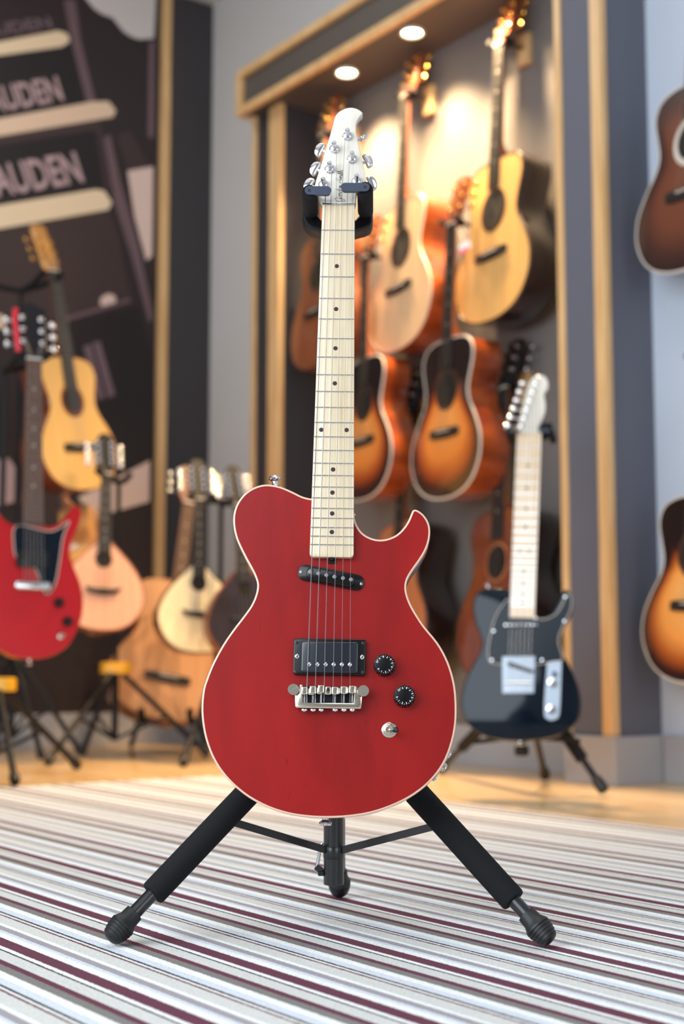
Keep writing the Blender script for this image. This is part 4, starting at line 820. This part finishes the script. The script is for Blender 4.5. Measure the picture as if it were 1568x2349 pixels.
# knobs with numerals
for kn, (cxp, cyp) in enumerate(((1114, 388), (1326, 718))):
    x, y = GP.xy(*cb([(cxp, cyp)])[0], ZT+.012)
    kb = MB().lathe([(.0136, 0), (.0136, .001), (.0128, .0105), (.0123, .0122), (.0114, .0126), (0, .0126)], (x, y, ZT+.0008), (0, 0, 1), 40).build('control_knob', 'knob_black', gt)
    a0 = math.radians(218 if kn == 0 else 193); 
    for n in range(11):
        a = a0+n*math.radians(30.3); ca, sa = math.cos(a), math.sin(a); vs, fs, asp = text_geo(str(n)); h = .0026; w = min(h*asp, .0032)
        ux = Vector((-sa, ca, 0)); uy = Vector((-ca, -sa, 0)); c_ = Vector((x, y, ZT+.01352))+Vector((ca, sa, 0))*.0096
        MB().add([c_+ux*((p-.5)*w)+uy*((q-.5)*h) for p, q in vs], fs).build('numeral', 'white_ink', kb, 0)
        if n < 10:
            a2 = a+math.radians(15.1); d = Vector((math.cos(a2), math.sin(a2), 0)); MB().box(Vector((x, y, ZT+.0135))+d*.0106, (.0013, .0003, .0002), (d, Vector((-d.y, d.x, 0)), Z)).build('tick_mark', 'white_ink', kb, 0)
        d = Vector((ca, sa, 0)); MB().box(Vector((x, y, ZT+.0088))+d*.0130, (.0003, .0006, .0014), (d, Vector((-d.y, d.x, 0)), Z)).build('side_mark', 'white_ink', kb, 0)
# three-way toggle
x, y = G(*cb([(1164, 1080)])[0], ZT+.002)
tw = MB().lathe([(.0096, 0), (.0096, .0008), (.0088, .0016), (.0066, .0018), (.0066, .0034), (.0056, .0042), (.0040, .0042), (.0034, .0028)], (x, y, ZT), (0, 0, 1), 30).build('toggle_switch', 'nickel', gt, 40)
MB().tube([(x, y, ZT+.001), (x+.0035, y-.0006, ZT+.010)], .0016, 10).build('switch_lever', 'steel', tw); MB().tube([(x+.003, y-.0005, ZT+.009), (x+.0055, y-.001, ZT+.015), (x+.0075, y-.0013, ZT+.021), (x+.0080, y-.0014, ZT+.0225)], [.0022, .0033, .0036, .002], 12).build('switch_tip', 'black_plastic', tw)
# strap buttons, jack plate
SB = [(.0045, 0), (.0062, .001), (.0042, .0035), (.0040, .008), (.0075, .0105), (.0080, .0125), (.0066, .0150), (0, .0156)]
x, y = G(632, 1112, ZT-.02); MB().lathe(SB, (x, y-.0035, ZT-.022), (-.15, 1, 0), 20).build('strap_button', 'chrome', gt)
x, y = G(746, 1877, ZT-.02); MB().lathe(SB, (x, y+.006, ZT-.022), (0, -1, 0), 20).build('strap_button', 'chrome', gt)
ja, jb = Vector(G(1031, 1722)), Vector(G(993, 1786)); jm = (ja+jb)/2; jd = (jb-ja).normalized(); jn = Vector((-jd.y, jd.x)); jn = jn if jn.dot(Vector((1, -1))) > 0 else -jn
JX = Vector((jd.x, jd.y, 0)); JY = Vector((0, 0, 1)); JZ = Vector((jn.x, jn.y, 0)); jc = Vector((jm.x, jm.y, ZT-.023))+JZ*.0015
jp = MB().box(jc, (.041, .036, .002), (JX, JY, JZ)).build('jack_plate', 'chrome', gt, 0, .0008)
MB().lathe([(.0062, 0), (.0062, .003), (.0048, .0036), (.0045, .005), (.003, .005)], jc+JZ*.001, JZ, 18).build('jack_socket', 'nickel', jp)
for a, b__ in ((-.0165, .013), (.0165, .013), (-.0165, -.013), (.0165, -.013)): MB().lathe([(.0028, 0), (.0024, .0012), (0, .0018)], jc+JX*a+JY*b__+JZ*.001, JZ, 12).build('plate_screw', 'chrome', jp)

# ------------------------------------------------------------------ its tripod stand
YC = 1.955
c_ = pt(765, 1900, YC); bse = Vector((c_.x, c_.y, RUGZ)); st = thing('guitar_stand', 'black tripod stand with foam legs on the striped rug under the large red guitar', 'stand', bse); l_ = lambda v: Vector(v)-bse
colb = pt(765, 2029, YC); colt = pt(765, 1600, YC); ytop = pt(770, 505, YC)
for q in (colb, colt): q.x = c_.x; q.y = c_.y
ytop.y = YC; ytop.x = c_.x
MB().lathe([(.0128, 0), (.0137, .001), (.0137, colt.z-colb.z-.001), (.0125, colt.z-colb.z)], l_(colb), (0, 0, 1), 28).build('outer_column', 'black_metal', st, 40)
MB().tube([l_(colt), l_(ytop)], .0095, 20).build('inner_column', 'black_metal', st)
MB().lathe([(.021, -.03), (.024, -.026), (.024, .03), (.018, .04)], l_(colt), (0, 0, 1), 20).build('leg_hub', 'black_plastic', st)
def boot(par, f, d):
    pr = [(.0098, 0), (.0118, .0006), (.0125, .012), (.0150, .017), (.0160, .019)]
    for k in range(5):
        h = .020+k*.0042; r_ = .0166-.0004*k*k*.55; pr += [(r_, h), (r_, h+.0026), (r_-.0011, h+.0031), (r_-.0011, h+.004)]
    pr += [(.0105, .0425), (.006, .0445), (0, .045)]
    return MB().lathe(pr, l_(f-d*.045), d, 26).build('rubber_boot', 'black_rubber', par, 35)
for ftp, jp_, fe, bar_x in (((257, 2148), (760, 1618), 349, 512), ((1256, 2152), (772, 1618), 1178, 1018)):
    f = on_z(*ftp, RUGZ+.012); j = pt(*jp_, YC-.015); d = (f-j).normalized(); ln = (f-j).length
    best = min(range(0, 1000), key=lambda k: abs((lambda p: CX+FPX*(p-CAM).dot(RT)/(p-CAM).dot(FW))(j+d*(ln*k/1000))-fe)); ef = ln*best/1000
    lg = MB().tube([l_(j), l_(f-d*.02)], .0088, 18).build('leg', 'black_metal', st)
    MB().lathe([(.0135, .02), (.0158, .022), (.0166, .03), (.0168, ef*.5), (.0166, ef-.003), (.0155, ef-.0005), (.0095, ef)], l_(j), d, 26).build('foam_sleeve', 'black_foam', lg, 40)
    boot(lg, f+d*.006, d)
    bb = min(range(0, 1000), key=lambda k: abs((lambda p: CX+FPX*(p-CAM).dot(RT)/(p-CAM).dot(FW))(j+d*(ln*k/1000))-bar_x)); pb = j+d*(ln*bb/1000)
    pa = pt(765, 1955, YC); pa.x = c_.x; pa.y = c_.y
    MB().bar(l_(pa), l_(pb), .0098, .003, (0, 0, 1)).build('brace', 'black_metal', st, 0, .0006)
f = on_z(778, 2046, RUGZ+.008); j = colt-Z*.02+Vector((.006, .012, 0)); d = (f-j).normalized()
lg = MB().tube([l_(j), l_(f-d*.02)], .0090, 18).build('leg', 'black_metal', st); boot(lg, f+d*.004, d)
MB().bar(l_(pa), l_(j+(f-j)*.7), .0098, .003, (0, 0, 1)).build('brace', 'black_metal', st, 0)
MB().lathe([(.0138, -.008), (.0143, -.007), (.0143, .007), (.0138, .008)], l_(pa), (0, 0, 1), 24).build('brace_collar', 'black_metal', st)
lv = MB().tube(smooth_path([tuple(l_(pt(*q, YC-.002))) for q in ((739, 1934), (733, 1945), (731, 1965), (727, 1985), (724, 1996), (733, 2003))], 2), .0022, 8).build('release_lever', 'steel', st)
MB().lathe([(.0045, 0), (.0045, .007), (.003, .008)], l_(pt(742, 2002, YC-.002)), (-1, 0, 0), 12).build('lever_bolt', 'black_metal', lv)
MB().bar(l_(pt(724, 1988, YC-.004)), l_(pt(738, 1998, YC-.004)), .008, .003).build('lever_tab', 'black_metal', lv, 0)
# yoke with self-closing gates
yk = [(693, 482), (702, 488), (728, 492), (737, 503), (815, 503), (824, 492), (848, 486), (855, 486), (855, 508), (850, 518), (838, 524), (812, 531), (738, 531), (712, 524), (699, 514), (693, 502)]
yo = ccw([(lambda p: (p.x, p.z))(pt(x, y, 1.92)) for x, y in yk])
yb_ = MB().rings([[l_(Vector((x, yy, z))) for x, z in (yo if not i_ else offset(yo, i_))] for yy, i_ in ((1.965, .003), (1.960, 0), (1.925, 0), (1.921, .002))]).build('yoke', 'black_satin', st, 40)
MB().rings([[l_(Vector((x, yy, z))) for x, z in offset(yo, i_)] for yy, i_ in ((1.9212, .004), (1.9195, .0046))]).build('yoke_panel', 'black_plastic', yb_, 30)
for (bx, by), (fx, fy), (gx, gy) in (((712, 487), (709, 440), (757, 440)), ((838, 486), (837, 433), (784, 432))):
    a, b_ = pt(bx, by, 1.925), pt(fx, fy, 1.842); d = (b_-a).normalized()
    am = MB().lathe([(.0098, 0), (.0108, .002), (.0108, (b_-a).length-.004), (.0098, (b_-a).length)], l_(a), d, 24).build('padded_arm', 'black_foam', st, 40)
    g0, g1 = b_+d*.001, pt(gx, gy, (b_+d*.001).y); vx = (g1-g0); ln = vx.length; vx.normalize(); vz = -d; vz = (vz-vx*vz.dot(vx)).normalized(); vy = vz.cross(vx)
    r_ = .0047; cap = [(r_*math.cos(a_), r_*math.sin(a_)) for a_ in [PI/2+PI*i/8 for i in range(9)]]+[(ln-r_*.9+r_*math.cos(a_), r_*math.sin(a_)) for a_ in [-PI/2+PI*i/8 for i in range(9)]]
    gm = Matrix(((vx.x, vy.x, -vz.x, 0), (vx.y, vy.y, -vz.y, 0), (vx.z, vy.z, -vz.z, 0), (0, 0, 0, 1))); gm = Matrix.Translation(l_(g0)) @ gm
    gm2 = gm
    # slab grows along +z of its frame, which points to the camera side
    cap = ccw(cap)
    det = gm.to_3x3().determinant()
    if det < 0: cap = cap[::-1]
    gate = MB().slab(cap, -.0045, .005, .0012, 2, gm).build('swing_gate', 'gate_plastic', am, 40)
    MB().lathe([(.0021, .0045), (.0021, .0053), (0, .0053)], gm @ Vector((0, 0, 0)), d, 14).build('gate_pivot', 'black_rubber', gate)
bpy.context.view_layer.update()
